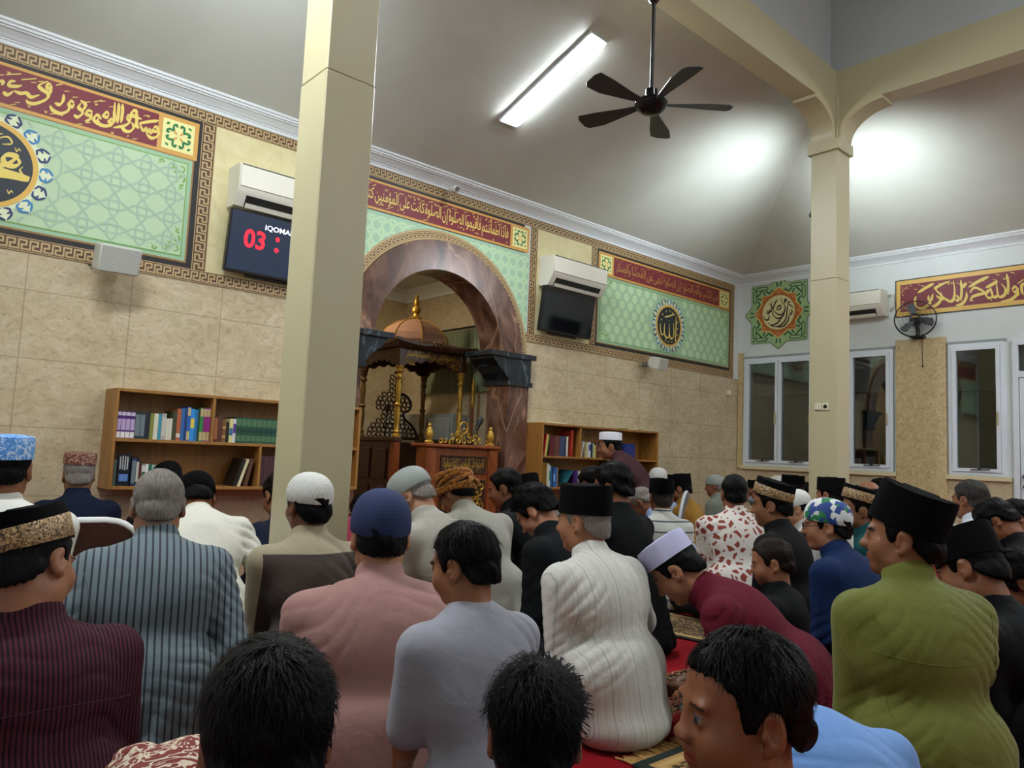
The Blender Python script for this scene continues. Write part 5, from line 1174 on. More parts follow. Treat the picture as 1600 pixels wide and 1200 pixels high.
def strands(root, H, Mh, s, kind, n, ln, seed, th=.012, name='hair_strands', spike=.35):
    rg = np.random.RandomState(seed); m = MB()
    for i in range(n):
        u = rg.normal(size=3); u /= np.linalg.norm(u)
        if u[2] < -.35: u[2] = -u[2]
        p = np.array((0,-.012,.035))+u*np.array((.077+th,.098+th,.086+th*1.25))*.985
        if p[2] < hairline(np.array([p[1]]), T_HI)[0]+.022 or (abs(p[0]) > .06 and p[2] < .045 and p[1] > -.06): continue
        whorl = np.array((.012,-.05,.135)); dv = p-whorl; dv -= u*(dv @ u); dn = np.linalg.norm(dv); dv = dv/(dn+1e-6); sw = np.cross(u, dv)
        dr = dv*.8+sw*.35+rg.normal(size=3)*.22; dr -= u*(dr @ u); dr /= np.linalg.norm(dr)+1e-6
        L = ln*rg.uniform(.6,1.2); lift = spike*rg.uniform(.3,1.2); q = [p, p+dr*L*.5+u*L*.28*lift*2, p+dr*L+u*L*.25*lift]
        side = np.cross(u, dr)*rg.uniform(.0009,.0017); V = []
        for j, a in enumerate(q):
            k = (1,.8,.08)[j]
            V += [H+Mh @ ((a+side*k)*s), H+Mh @ ((a-side*k)*s)]
        m.add(V, [(0,1,3,2),(2,3,5,4)])
    return m.build(name, HAIR[kind], root, smooth=True)
def ering(P, a, b, z, n=40, cx=0, cy=-.012, fz=None): return [Vector(P(cx+a*math.cos(2*math.pi*j/n), cy+b*math.sin(2*math.pi*j/n), z+(fz(2*math.pi*j/n) if fz else 0))) for j in range(n)]
def cap_part(root, H, Mh, s, T):
    k = T['cap']; tl = np.array(Matrix.Rotation(R(T.get('captilt', 10)), 3, 'X')); off = np.array((0,0,T.get('capz', .0)))
    P = lambda x, y, z: H+Mh @ ((tl @ (np.array((x,y+.012,z-.05)))+np.array((0,-.012,.05))+off)*s)
    col = T.get('capmat'); m = MB(); zz = lambda r, amp: (lambda t: amp*abs(math.cos(t))**3)
    if k == 'peci':
        hgt = T.get('caph', .098); a, b = .087, .108; zb = max(.03, .131-hgt)
        m.loft([ering(P, a*.97, b*.97, zb), ering(P, a*1.01, b*1.01, zb), ering(P, a*.985, b*1.0, zb+hgt*.55), ering(P, a*.95, b*.985, zb+hgt*.93, fz=lambda t: .004*math.sin(t)**2), ering(P, a*.93, b*.965, zb+hgt, fz=lambda t: .007*math.sin(t)**2), ering(P, a*.86, b*.90, zb+hgt-.004, fz=lambda t: .004*math.sin(t)**2), ering(P, a*.45, b*.6, zb+hgt-.001), ering(P, a*.06, b*.45, zb+hgt+.010)])
        o = m.build('cap', col or mat('velvet_black', '#040405', .9, spec=.12), root, smooth=50)
        if T.get('band'):
            m = MB(); h0, h1 = zb+.006, zb+.006+T['band']; fzb = lambda t: T.get('bandrise', .0)*(.5+.5*math.sin(t))
            m.loft([ering(P, a*1.012, b*1.012, h0), ering(P, a*1.026, b*1.024, h0+.002), ering(P, a*1.018, b*1.02, h1-.002, fz=fzb), ering(P, a*.99, b*1.0, h1, fz=fzb)], True, False, False)
            m.build('cap_band', nmat('gold_embroidery', lambda N, b: N.ramp(N.noise(75, 3, None, .6, 2.5), [(.40,'#17110c'),(.5,'#8a6a40'),(.6,'#c9a878')]), .5), o, smooth=True)
    elif k == 'dome':
        hgt = max(.098, T.get('caph', .105)); a, b = .0885, .1095; pr = [(.985,.018),(1.0,.02),(1.01,.05)] + [(math.cos(t)**.85, .05+hgt*.84*math.sin(t)) for t in np.linspace(.2, 1.52, 10)]
        m.loft([ering(P, a*r, b*r, z) for r, z in pr]); m.build('cap', col or nmat('white_knit', lambda N, b: (N.bump(b, N.voro(170, None, 'F1', .3).outputs['Distance'], .5, .004), N.ramp(N.voro(170, None, 'F1', .3).outputs['Distance'], [(.2,'#e2e2dc'),(.7,'#bfbfb6')]))[1], .85), root, smooth=True)
    elif k == 'flat':
        hgt = T.get('caph', .075); a, b = .087, .107; zb = max(.03, .131-hgt)
        m.loft([ering(P, a*.98, b*.98, zb), ering(P, a*1.01, b*1.01, zb), ering(P, a*1.0, b*1.0, zb+hgt*.85), ering(P, a*.96, b*.965, zb+hgt), ering(P, a*.6, b*.6, zb+hgt+.006), ering(P, a*.1, b*.1, zb+hgt+.009)])
        o = m.build('cap', col or mat('cap_white', '#dcdde2', .8), root, smooth=50)
        if T.get('rim'):
            m = MB(); m.loft([ering(P, a*1.012, b*1.012, .03), ering(P, a*1.022, b*1.02, .032), ering(P, a*1.02, b*1.018, .058), ering(P, a*1.0, b*1.0, .06)], True, False, False); m.build('cap_band', T['rim'], o, smooth=True)
    elif k == 'turban':
        rg = random.Random(3)
        for i in range(6):
            ph = i*1.05; m.tube([P(.088*math.cos(t)*(1+.04*math.sin(3*t+ph)), -.012+.108*math.sin(t)*(1+.03*math.cos(2*t+ph)), .052+.011*(i-2)+.028*math.sin(t+ph)) for t in np.linspace(0, 2*math.pi, 26)], .015*s, 8)
        m.tube([P(.03, -.12, .05), P(.05,-.14,.02), P(.04,-.15,-.02)], .012*s, 8).tube([P(.02, -.12, .05), P(-.0,-.15,.03), P(-.03,-.15,.0)], .012*s, 8)
        m.build('head_scarf', col, root, smooth=True)
QUAL = 1.0
def person(T):
    """T: px, py, t = where the head centre is seen and how far; yaw, lean, head angles, clothes"""
    s = T.get('s', 1.0); hc = at(T['px'], T['py'], T['t']); yaw = R(T.get('yaw', 0)); t = T['t']
    h = T['h'] if 'h' in T else (.0062 if t < 1.6 else .0075 if t < 2.6 else .0095 if t < 4 else .013)*QUAL*max(.8, s)
    l1, l2, hp = [R(a) for a in T.get('lean', (8, 18, 14))]; sw = T.get('sway', 0)*s
    seat = T.get('seat', 0.0)
    up = lambda a: np.array((0, math.sin(a), math.cos(a)))
    base_z = seat+.115*s; q = 1.0; c_ = s*(.25*math.cos(l1)+.27*math.cos(l2)); fixed = base_z+s*(.062*math.cos((l2+hp)/2)+.100*math.cos(hp))
    q = (hc[2]-fixed)/c_
    if not .68 < q < 1.22: print('STRETCH %.2f' % q, T['label'])
    q = min(max(q, .62), 1.28)
    Pv = np.array((0,0,base_z)); Md = Pv+up(l1)*.25*s*q; Nk = Md+up(l2)*.27*s*q+np.array((sw,0,0)); Hb = Nk+up((l2+hp)/2)*.062*s; H = Hb+up(hp)*.100*s
    hyaw = T.get('hyaw', 0); Mh = rotm(T.get('hpitch', 8), hyaw, T.get('hroll', 0))
    H = H+np.array((T.get('hx', 0)*s, .012*s, 0))
    cw, sw_ = math.cos(yaw), math.sin(yaw); loc = np.array((hc[0]-(H[0]*cw-H[1]*sw_), hc[1]-(H[0]*sw_+H[1]*cw), 0))
    root = empty('person', loc, yaw, T['label'], 'person', T.get('group'))
    wd = T.get('w', 1.0); fat = T.get('fat', 1.0); tw = np.array(Matrix.Rotation(R(T.get('twist', 0)), 3, 'Z'))
    Ms = rotm(math.degrees(-(-l2)), 0, 0); Ml = rotm(math.degrees(l1), 0, 0)
    Ch = Md+up(l2)*.15*s*q; shz = Nk-up(l2)*.048*s
    S = {sg: shz+tw @ (np.array((.168*wd*sg, 0, 0))*s)+np.array((0,.01*s,-.008*s)) for sg in (-1,1)}
    if T.get('shrug'): S = {k: v+np.array((0,0,T['shrug']*s)) for k, v in S.items()}
    arms = T.get('arms', {}); hands = {}; El = {}
    for sg in (-1,1):
        tgt = arms.get(sg, arms.get('both', (.08,.31,.15))); tgt = np.array((tgt[0]*sg, tgt[1], tgt[2]))*s+np.array((0, .5*(Nk[1]-.12*s), seat))
        El[sg], hands[sg] = ik(S[sg], tgt, .275*s, .245*s, arms.get(10*sg, (sg*.22, -.32, -.9)))
    hip = {sg: Pv+np.array((.09*sg,.02,-.01))*s for sg in (-1,1)}; legp = T.get('legs', 'cross')
    if legp == 'cross': kn = {sg: np.array((.30*sg,.27,.10))*s for sg in (-1,1)}; an = {sg: np.array((-.10*sg,.33+.04*sg,.065))*s for sg in (-1,1)}; ft = {sg: np.array((-.24*sg,.36+.04*sg,.045))*s for sg in (-1,1)}
    elif legp == 'kneel': kn = {sg: np.array((.13*sg,.42,.07))*s for sg in (-1,1)}; an = {sg: np.array((.11*sg,.02,.05))*s for sg in (-1,1)}; ft = {sg: np.array((.10*sg,-.12,.04))*s for sg in (-1,1)}
    elif legp == 'hug': kn = {sg: np.array((.17*sg,.24,.14))*s for sg in (-1,1)}; an = {sg: np.array((.07*sg,.14,.06))*s for sg in (-1,1)}; ft = {sg: np.array((.07*sg,.24,.04))*s for sg in (-1,1)}
    else: kn = {sg: Pv+np.array((.11*sg,.42,.0))*s for sg in (-1,1)}; an = {sg: np.array((.12*sg,.46,.09))*s for sg in (-1,1)}; ft = {sg: np.array((.12*sg,.60,.045))*s for sg in (-1,1)}
    allp = np.array([Pv, H+.17*s, H-.17*s, *S.values(), *El.values(), *hands.values(), *kn.values(), *an.values(), *ft.values()]); lo = allp.min(0)-.21*s; hi = allp.max(0)+.16*s; lo[2] = max(lo[2], -.01)
    # skin body, one continuous surface
    F = Field(lo, hi, h)
    F.ell(Pv, np.array((.15,.12,.10))*s, .03); F.ell(Ch-up(l2)*.03*s, np.array((.13*wd,.075,.17*q))*s, .02, '+', Ms); F.ell((Pv+Md)/2, np.array((.13,.09,.16*q))*s, .03, '+', Ml)
    F.cone(S[-1]-up(l2)*.02*s, S[1]-up(l2)*.02*s, .032*s, .032*s, .012); F.cone(Nk-up(l2)*.06*s, Nk+up(hp)*.01*s, .050*s, .054*s, .01); F.cone(Nk, H+Mh @ (np.array((0,-.022,-.045))*s), .056*s, .053*s, .03)
    head_field(F, H, Mh, s, T)
    for sg in (-1,1):
        F.cone(S[sg], El[sg], .040*s, .033*s, .02); F.cone(El[sg], hands[sg], .033*s, .023*s, .015)
        fd = hands[sg]-El[sg]; fd /= np.linalg.norm(fd); ih = np.array((-sg,.25,-.1)); ih -= fd*(ih @ fd); ih /= np.linalg.norm(ih); nn = np.cross(fd, ih)*sg
        pc = hands[sg]+fd*.045*s; Mp = np.stack([ih, fd, np.cross(ih, fd)], 1); F.ell(pc, np.array((.038,.048,.016))*s, .012, '+', Mp)
        dn = np.array((0,0,-1.0)); dn -= fd*(dn @ fd); dn = dn/(np.linalg.norm(dn)+1e-6)
        for i in range(4):
            b0 = pc+fd*.040*s+ih*(.027-.018*i)*s; L = (.036,.042,.040,.032)[i]*s; b1 = b0+(fd*.85+dn*.5)*L; b2 = b1+(fd*.45+dn*.85)*L*.8; F.cone(b0, b1, .0088*s, .008*s, .004); F.cone(b1, b2, .008*s, .0068*s, .002)
        t0 = pc-fd*.02*s+ih*.034*s; t1 = t0+(fd*.6+ih*.7)*.035*s; F.cone(t0, t1, .011*s, .0095*s, .006); F.cone(t1, t1+(fd*.9+ih*.1)*.03*s, .0095*s, .0075*s, .003)
        F.cone(hip[sg], kn[sg], .078*s, .052*s, .03); F.cone(kn[sg], an[sg], .050*s, .034*s, .02); F.cone(an[sg], ft[sg], .034*s, .024*s, .02)
    tone = np.array(C(T.get('skin', '#8a5a3e'))[:3])
    def scol(V):
        q_ = ((V-H) @ Mh)/s; c = np.tile(np.append(tone, 1), (len(V),1))
        lip = (np.abs(q_[:,0]) < .023) & (np.abs(q_[:,2]+.058) < .0125) & (q_[:,1] > .086); c[lip,:3] = tone*np.array((1.0,.58,.58))
        br = (np.abs(np.abs(q_[:,0])-.032) < .020) & (np.abs(q_[:,2]-.027+.12*np.abs(np.abs(q_[:,0])-.03)) < T.get('brow', .0045)) & (q_[:,1] > .07); c[br,:3] = .012
        if T.get('browgrey'): c[br,:3] = .1
        ey = (np.abs(np.abs(q_[:,0])-.031) < .0115) & (np.abs(q_[:,2]-.0040) < .0032) & (q_[:,1] > .085); c[ey,:3] = (.24,.21,.19)
        ir = ey & (np.hypot(np.abs(q_[:,0])-.031, q_[:,2]-.004) < .0058); c[ir,:3] = .012
        ld = (np.abs(np.abs(q_[:,0])-.031) < .0155) & (np.abs(q_[:,2]-.0098) < .0024) & (q_[:,1] > .084); c[ld,:3] = .02
        st_ = T.get('stubble', 0)
        if st_:
            b_ = (q_[:,1] > .02) & (q_[:,2] < -.062); c[b_,:3] = tone*(1-st_*.6)
        if T.get('buzz'):
            z_ = hairline(q_[:,1], 0); b_ = q_[:,2] > z_; c[b_,:3] = np.array(C(T['buzz'])[:3])
        return c
    field_mesh('body', F, M_SKIN, root, scol)
    # trousers or sarong
    F = Field(lo, hi, max(h, .009)); F.ell(Pv+np.array((0,.0,-.01))*s, np.array((.165*fat,.13*fat,.115))*s, .03)
    for sg in (-1,1): F.cone(hip[sg], kn[sg], .098*s, .070*s, .03); F.cone(kn[sg], an[sg]+(kn[sg]-an[sg])*.12, .070*s, .048*s, .02)
    if T.get('sarong'): F.ell(np.array((0,.17,.06))*s+(0,0,seat), np.array((.31,.26,.085))*s, .05)
    def wr(F_, k=1.0, sd=0):
        g = F_.grid((slice(None),)*3); F_.F += folds([g[0]/s, g[1]/s, g[2]/s], T.get('seed', 1)+sd, k*s).astype(np.float32)
        zz = g[2]+np.zeros_like(F_.F); F_.F = np.maximum(F_.F, (.004-zz)).astype(np.float32)
    wr(F, 1.2, 3); field_mesh('sarong' if T.get('sarong') else 'trousers', F, T.get('pants') or cloth('charcoal_trousers', '#1c1d20'), root)
    # shirt
    F = Field(lo, hi, max(h*.95, .006)); sh = T.get('loose', 1.0)
    F.ell(Pv+np.array((0,-.005,.02))*s, np.array((.175*fat*wd,.135*fat,.135))*s, .05); F.ell((Pv+Md)/2, np.array((.180*wd*fat*sh,.124*fat*sh,.17*q))*s, .05, '+', Ml); F.ell(Ch-up(l2)*.01*s, np.array((.172*wd*sh,.112*sh,.185*q))*s, .05, '+', Ms)
    F.cone(S[-1]+np.array((.02,-.012,0))*s, S[1]+np.array((-.02,-.012,0))*s, .062*s, .062*s, .05); F.cone(Nk-up(l2)*.10*s, Nk-up(l2)*.004*s+np.array((0,.006,0))*s, .102*s, .076*s, .04)
    F.cone(Nk-up(l2)*.012*s+np.array((0,.004,0))*s, Nk+up(hp)*(T.get('collar', .040))*s+np.array((0,.010,0))*s, .0855*s, .0735*s, .004)
    sl = T.get('sleeve', 'long')
    for sg in (-1,1):
        F.cone(S[sg], El[sg]*(1 if sl == 'long' else .78)+S[sg]*(0 if sl == 'long' else .22), .064*s, .056*s if sl == 'long' else .060*s, .035)
        if sl == 'long': F.cone(El[sg], hands[sg]-(hands[sg]-El[sg])*.10, .055*s, .040*s, .02)
        else: pass
    if T.get('tail', 1): F.ell(np.array((0,-.02,.06))*s+(0,0,seat), np.array((.20*fat,.155*fat,.085))*s, .06)
    wr(F, T.get('crease', 1.0)); shirt = field_mesh('shirt', F, T['shirt'], root)
    # hair, cap, glasses
    hh = .0042 if t < 2.6 else .0055 if t < 4 else .008
    if T.get('hair'): hair_part(root, H, Mh, s, T, hh)
    global T_HI; T_HI = T.get('forehead', 0)
    if T.get('strands'): strands(root, H, Mh, s, T['hair'], T['strands'], T.get('slen', .045), T.get('seed', 1), T.get('th', .008), 'hair_tuft', T.get('spike', .35))
    if T.get('cap'): cap_part(root, H, Mh, s, T)
    P = lambda x, y, z: H+Mh @ (np.array((x,y,z))*s)
    if T.get('glasses'):
        m = MB()
        for sg in (-1,1): m.tube([P(.033*sg+.024*math.cos(a), .104, .004+.018*math.sin(a)) for a in np.linspace(0, 6.283, 18)], .0022*s, 5).tube([P(.057*sg,.104,.010), P(.078*sg,.06,.008), P(.083*sg,-.005,.006)], .002*s, 5)
        m.tube([P(-.009,.105,.008), P(.009,.105,.008)], .002*s, 5); m.build('glasses', M_DARK, root, smooth=True)
    if T.get('mask'):
        F = Field(H-.15*s, H+.15*s, .008); F.ell(P(0,.045,-.045), np.array((.064,.070,.055))*s, .01)
        F.ell(P(0,-.06,-.03), np.array((.1,.105,.2))*s, .005, '-'); field_mesh('face_mask', F, mat('mask_blue','#8fa3ae',.8), root)
    for (nm, path, r_, mt) in T.get('seams', []):          # stitched seams laid on the shirt from behind
        V = np.zeros(len(shirt.data.vertices)*3, np.float32); shirt.data.vertices.foreach_get('co', V); V = V.reshape(-1,3)
        bv = BVHTree.FromPolygons([tuple(v) for v in V], [tuple(p.vertices) for p in shirt.data.polygons]); pts = []
        for (u, v) in spline(path, 8):
            o_ = np.array((u*s, -.6, Nk[2]+v*s)); hit = bv.ray_cast(Vector(o_), Vector((0,1,0)))
            if hit[0]: pts.append(hit[0]+hit[1]*.0005)
        if len(pts) > 2: MB().tube(pts, r_*.75, 5).build(nm, mt, shirt, smooth=True)
    return root
# ---------------------------------------------------------------- the congregation
W_ = dict(skin='#8f6244'); BOW = (22, 52, 62); SIT = (8, 20, 16); SLO = (14, 32, 28)
blk = cloth('black_jacket', '#0c0d0e'); wht = cloth('white_cotton', '#d6d6cd'); tr_white = cloth('white_trousers', '#b9b6aa'); tr_blk = cloth('black_trousers', '#0a0b0c')
capm = lambda n, a, b, c='#10100f', sc=40: nmat('cap_'+n, lambda N, b_: N.ramp(N.noise(sc, 3, None, .6, 2.2), [(.38,a),(.48,b),(.56,c),(.62,a)], True), .7)
seam_g = mat('green_seam', '#666c27', .8); seam_m = mat('maroon_seam', '#42202b', .8)
seam_d = mat('dark_seam', '#2c4038', .8)
def arm_seams(m, w=.19): return [('sleeve_seam', [(-w*1.02,-.03), (-w*.90,-.10), (-w*.84,-.20), (-w*.88,-.29)], .0016, m), ('sleeve_seam', [(w*1.02,-.03), (w*.90,-.10), (w*.84,-.20), (w*.88,-.29)], .0016, m)]
PEOPLE = [
 dict(loose=1.1, bandrise=0.01, px=48, py=886, t=1.75, yaw=2, hyaw=-52, hpitch=18, hroll=-16, lean=SIT, w=1.06, shirt=cloth('maroon_pinstripe','#4d222e','pinfine','#22121a'), hair='black', th=.006, cap='peci', caph=.088, captilt=22, band=.05, skin='#9a6a4c', pants=tr_blk,
   seams=[('yoke_seam', [(-.20,-.13),(-.1,-.115),(0,-.11),(.1,-.115),(.20,-.135)], .0018, seam_m)], label='man in maroon pinstriped shirt and black cap with gold band at the lower left edge'),
 dict(px=10, py=735, t=2.9, yaw=-24, hyaw=10, lean=(6,14,10), w=1.28, fat=1.3, shirt=wht, hair='black', th=.004, cap='flat', caph=.085, capmat=capm('blue_crochet','#4f8bd0','#79aee6','#dfe6ea',30), label='man in white shirt and bright blue crocheted cap at the left edge'),
 dict(px=123, py=743, t=4.4, yaw=-8, lean=SIT, shirt=cloth('navy_shirt','#10182e'), hair='salt', th=.006, cap='flat', caph=.062, capmat=capm('red_batik','#5d2a24','#7c4a35','#cbb59a',45), skin='#8f6547', label='man in navy shirt and red patterned cap close to the stone wall'),
 dict(loose=1.16, px=247, py=790, t=2.55, yaw=-14, hyaw=0, hpitch=14, lean=(10,24,24), w=1.08, fat=1.0, crease=1.0, shirt=cloth('grey_pinstripe','#6b7a80','pin','#2c343a'), hair='salt', th=.003, buzz='#7a6f66', skin='#9a6c4e', sleeve='long', arms={-1:(.14,.12,.22),1:(.12,.2,.2)}, pants=cloth('dark_sarong','#2a2422'), sarong=1,
   seams=arm_seams(mat('grey_seam','#525d63',.8),.2), label='man with cropped grey hair in grey pinstriped shirt, left foreground'),
 dict(px=262, py=768, t=4.3, yaw=-5, hpitch=46, lean=(14,36,48), shirt=blk, hair='black', cap='peci', captilt=6, label='bowing man in tall black cap before the left bookcase'),
 dict(px=306, py=780, t=3.6, yaw=-10, hpitch=44, lean=(18,46,56), w=1.05, fat=1.1, crease=0.9, shirt=cloth('ivory_koko','#dedccd'), hair='black', th=.007, cap='dome', caph=.085, capmat=mat('velvet_black','#040405',.9,spec=.12), arms={1:(.16,.2,.2)}, label='man in ivory shirt bowing his dark head, left of the column'),
 dict(px=437, py=775, t=4.0, yaw=4, hpitch=25, lean=SLO, shirt=cloth('ink_navy','#151b2c'), hair='black', arms={1:(.05,.34,.28),-1:(.18,.2,.3)}, label='man in ink navy shirt mostly hidden behind the left column'),
 dict(px=482, py=790, t=2.88, s=.95, yaw=-8, hyaw=10, hpitch=6, lean=(8,16,12), w=1.06, fat=1.06, shirt=cloth('brown_beige','#a09579','yoke','#40362f',.60), hair='black', th=.009, long=.5, cap='dome', caph=.10, skin='#6f452f', pants=tr_blk, label='man in beige and brown shirt and white knitted cap before the column'),
 dict(px=566, py=803, t=4.9, yaw=-34, hpitch=50, lean=(30,62,66), w=1.1, shirt=cloth('crimson','#84142f'), hair='black', label='man in crimson shirt bowing just right of the left column'),
 dict(px=644, py=776, t=3.42, yaw=14, hyaw=16, hpitch=40, lean=(10,30,44), legs='kneel', shirt=cloth('stone_shirt','#9b978a'), hair='salt', th=.002, cap='dome', caph=.085, captilt=4, capmat=mat('cap_grey_net','#8d948d',.6), skin='#a87c60', label='grey haired man in pale net cap bowing, left of the podium'),
 dict(s=1.05, px=714, py=772, t=4.3, yaw=-6, hyaw=8, hpitch=36, lean=(10,36,46), w=1.2, fat=1.2, shirt=cloth('dove_grey','#a9a79a'), hair='black', th=.006, cap='turban', capmat=cloth('orange_batik','#c07a2c','swirl','#2a1a10',3.0), skin='#8d6144', label='man in dove grey shirt and orange head scarf before the podium'),
 dict(s=1.04, px=789, py=764, t=4.85, yaw=16, hyaw=16, hpitch=18, lean=SLO, w=1.15, fat=1.1, shirt=cloth('charcoal_jacket','#14181a'), hair='black', th=.008, arms={1:(.02,.36,.30)}, label='man in charcoal jacket with pale scarf right of the podium', scarf=1),
 dict(px=838, py=800, t=3.65, yaw=8, hyaw=14, hpitch=48, lean=(12,30,46), w=.98, shirt=cloth('black_coat','#0f1214'), hair='black', th=.016, strands=500, slen=.05, skin='#a87457', seed=4, label='bareheaded boy in black jacket looking down, centre of the hall'),
 dict(loose=1.16, fat=1.0, px=912, py=815, t=2.9, yaw=0, hyaw=16, hpitch=6, lean=(10,22,16), w=1.16, crease=0.75, shirt=cloth('white_stripe_koko','#d3d3c8','faint','#a3a69d'), hair='salt', th=.004, cap='peci', caph=.108, captilt=6, skin='#a06f50', arms={1:(.40,.30,.12),-1:(.05,.26,.16),10:(.9,-.1,-.4)}, pants=tr_white, label='old man in white striped shirt and tall black cap, centre foreground'),
 dict(px=957, py=762, t=4.1, s=1.04, yaw=2, hyaw=14, hpitch=14, lean=SIT, w=1.0, shirt=cloth('jet_jacket','#0b0d0e'), hair='black', th=.014, strands=300, label='bareheaded young man in jet black jacket left of the striped polo shirt'),
 dict(px=953, py=698, t=7.0, yaw=26, hyaw=16, hpitch=10, lean=(14,44,38), seat=.34, legs='chair', w=1.22, fat=1.15, shirt=cloth('plum_brown','#432a2c'), hair='black', cap='flat', caph=.07, capmat=mat('cap_white','#dcdde2',.8), skin='#8d5f43', label='man in plum brown shirt and white cap seated on a chair by the bookcase'),
 dict(px=924, py=758, t=5.1, yaw=0, hpitch=18, lean=SLO, shirt=cloth('dim_brown','#3d342c'), hair='black', glasses=1, label='bareheaded man half hidden behind the black haired youth, near the right bookcase'),
 dict(px=825, py=770, t=5.8, yaw=-10, hpitch=24, lean=SLO, shirt=cloth('slate_shirt','#5a666e'), hair='black', cap='peci', caph=.075, label='man in low black cap seen over the boy in black jacket'),
 dict(px=1028, py=752, t=7.5, yaw=-20, hpitch=8, lean=SIT, shirt=cloth('pale_sky','#9fb3cc'), hair='salt', cap='dome', label='far man in round white cap by the stone wall right of the bookcase'),
 dict(px=1062, py=764, t=6.9, yaw=10, hyaw=14, hpitch=16, lean=(10,24,22), shirt=cloth('mustard','#9a6f1d'), hair='black', cap='peci', caph=.085, label='man in mustard shirt and black cap near the stone wall'),
 dict(px=1004, py=786, t=6.05, yaw=14, hpitch=50, lean=(18,44,54), shirt=cloth('powder_blue','#93a9cd'), hair='salt', pants=cloth('plaid_sarong','#1b2230','plaid','#7d7a66'), sarong=1, glasses=1, label='man in powder blue shirt bowing low behind the striped polo shirt'),
 dict(px=1033, py=778, t=5.3, yaw=-36, hyaw=0, hpitch=4, lean=SIT, w=.92, shirt=cloth('striped_polo','#c9cbc2','hstripe','#4c525c'), hair='dark_grey', th=.003, cap='peci', caph=.098, captilt=4, label='man in white polo shirt with thin dark stripes and black cap'),
 dict(px=1117, py=760, t=8.35, yaw=0, hyaw=20, lean=SIT, shirt=cloth('sage_grey','#7d8478'), hair='salt', cap='dome', caph=.07, capmat=mat('cap_sage','#98a097',.8), label='far man in sage grey shirt and grey cap beneath the window corner'),
 dict(px=1147, py=772, t=4.8, yaw=-44, hyaw=-2, hpitch=6, lean=SIT, w=1.14, fat=1.12, crease=0.9, shirt=cloth('red_batik_shirt','#d3cdc4','batik','#8a3526',.8,c3='#6d4a3a'), hair='black', th=.006, label='bareheaded man in white shirt with rust red batik blotches'),
 dict(px=1183, py=772, t=7.6, yaw=30, hyaw=30, lean=SIT, shirt=cloth('bone_shirt','#c5c0ae'), hair='black', cap='peci', caph=.07, mask=1, label='far man in black cap and blue face mask turned sideways'),
 dict(px=1206, py=790, t=4.1, yaw=2, hyaw=14, hpitch=8, lean=(8,18,16), w=1.05, shirt=cloth('soot_jacket','#0d0e0f'), hair='black', th=.007, cap='peci', caph=.088, captilt=22, band=.045, bandrise=.012, skin='#8a5c40', label='man in soot black jacket and tilted black cap with gold band, right half'),
 dict(px=1215, py=762, t=8.6, yaw=0, lean=SIT, shirt=wht, hair='black', cap='dome', label='farthest man in round white cap under the right window'),
 dict(px=1244, py=795, t=5.2, yaw=10, hyaw=12, hpitch=26, lean=SLO, shirt=cloth('pearl_grey','#b9bab4'), hair='black', th=.003, cap='dome', caph=.075, captilt=8, skin='#b08262', label='man in pearl grey shirt and white cap beside the gold banded cap'),
 dict(px=1238, py=765, t=7.15, yaw=0, hyaw=10, lean=SIT, shirt=blk, hair='black', cap='peci', caph=.07, label='far man in black cap just left of the right column'),
 dict(px=1258, py=772, t=7.9, yaw=-20, lean=SIT, shirt=cloth('ash_shirt','#3c3d40'), hair='black', label='far bareheaded man partly hidden by the right column'),
 dict(px=1297, py=774, t=5.72, yaw=-20, hyaw=14, hpitch=4, lean=SIT, shirt=wht, hair='black', cap='peci', caph=.095, captilt=4, label='man in white shirt and tall black cap before the right column'),
 dict(px=1292, py=822, t=3.6, yaw=-2, hyaw=24, hpitch=6, lean=(10,26,20), w=1.08, fat=1.08, shirt=cloth('royal_navy','#15294f'), hair='black', th=.008, cap='dome', caph=0.1, captilt=13, capmat=nmat('cap_flower', lambda N, b: N.ramp(N.voro(38, None, 'F1', 1).outputs['Color'], [(.2,'#1d3f86'),(.4,'#d4dad6'),(.58,'#1f7a45'),(.72,'#d8dcd8'),(.84,'#a82a30')], True), .7), glasses=1, skin='#a87456', pants=cloth('navy_trousers','#10182e'), label='man with glasses, floral cap and royal blue shirt, right foreground'),
 dict(px=1342, py=798, t=4.4, yaw=14, hyaw=20, hpitch=2, lean=SIT, shirt=cloth('deep_teal','#16484a'), hair='black', th=.005, cap='peci', caph=.08, captilt=16, band=.055, stubble=.6, skin='#7f553a', label='man in teal shirt and black cap with gold band, in profile'),
 dict(legs='kneel', px=1356, py=776, t=6.05, yaw=-20, lean=SIT, shirt=cloth('pale_mint','#b9cabd'), hair='black', bald=1, th=.004, label='balding man behind the teal shirted man'),
 dict(px=1374, py=770, t=6.9, yaw=-10, lean=SIT, shirt=blk, hair='black', th=.012, label='far black haired man right of the column, behind the tall black cap'),
 dict(loose=1.2, fat=1.0, px=1412, py=842, t=2.22, yaw=-34, hyaw=46, hpitch=0, hroll=0, lean=(6,14,8), w=1.06, crease=0.75, shirt=cloth('olive_green','#6c7228'), hair='black', th=.006, cap='peci', caph=0.115, captilt=20, stubble=.4, skin='#8d5d3e', collar=.055, arms={'both':(.06,.30,.14)}, pants=tr_blk,
   seams=[('yoke_seam', [(-.19,-.13),(-.1,-.145),(0,-.15),(.1,-.14),(.19,-.12)], .0018, seam_g)]+arm_seams(seam_g,.178), label='man in olive green shirt and tall black cap, large at the right'),
 dict(hroll=12, px=1518, py=893, t=2.6, s=1.04, yaw=-8, hyaw=6, hpitch=30, lean=(12,30,30), w=1.1, shirt=cloth('raven_jacket','#090b0c'), hair='black', th=.006, cap='peci', caph=.105, captilt=4, label='man in raven black jacket and wide black cap behind the green shirt'),
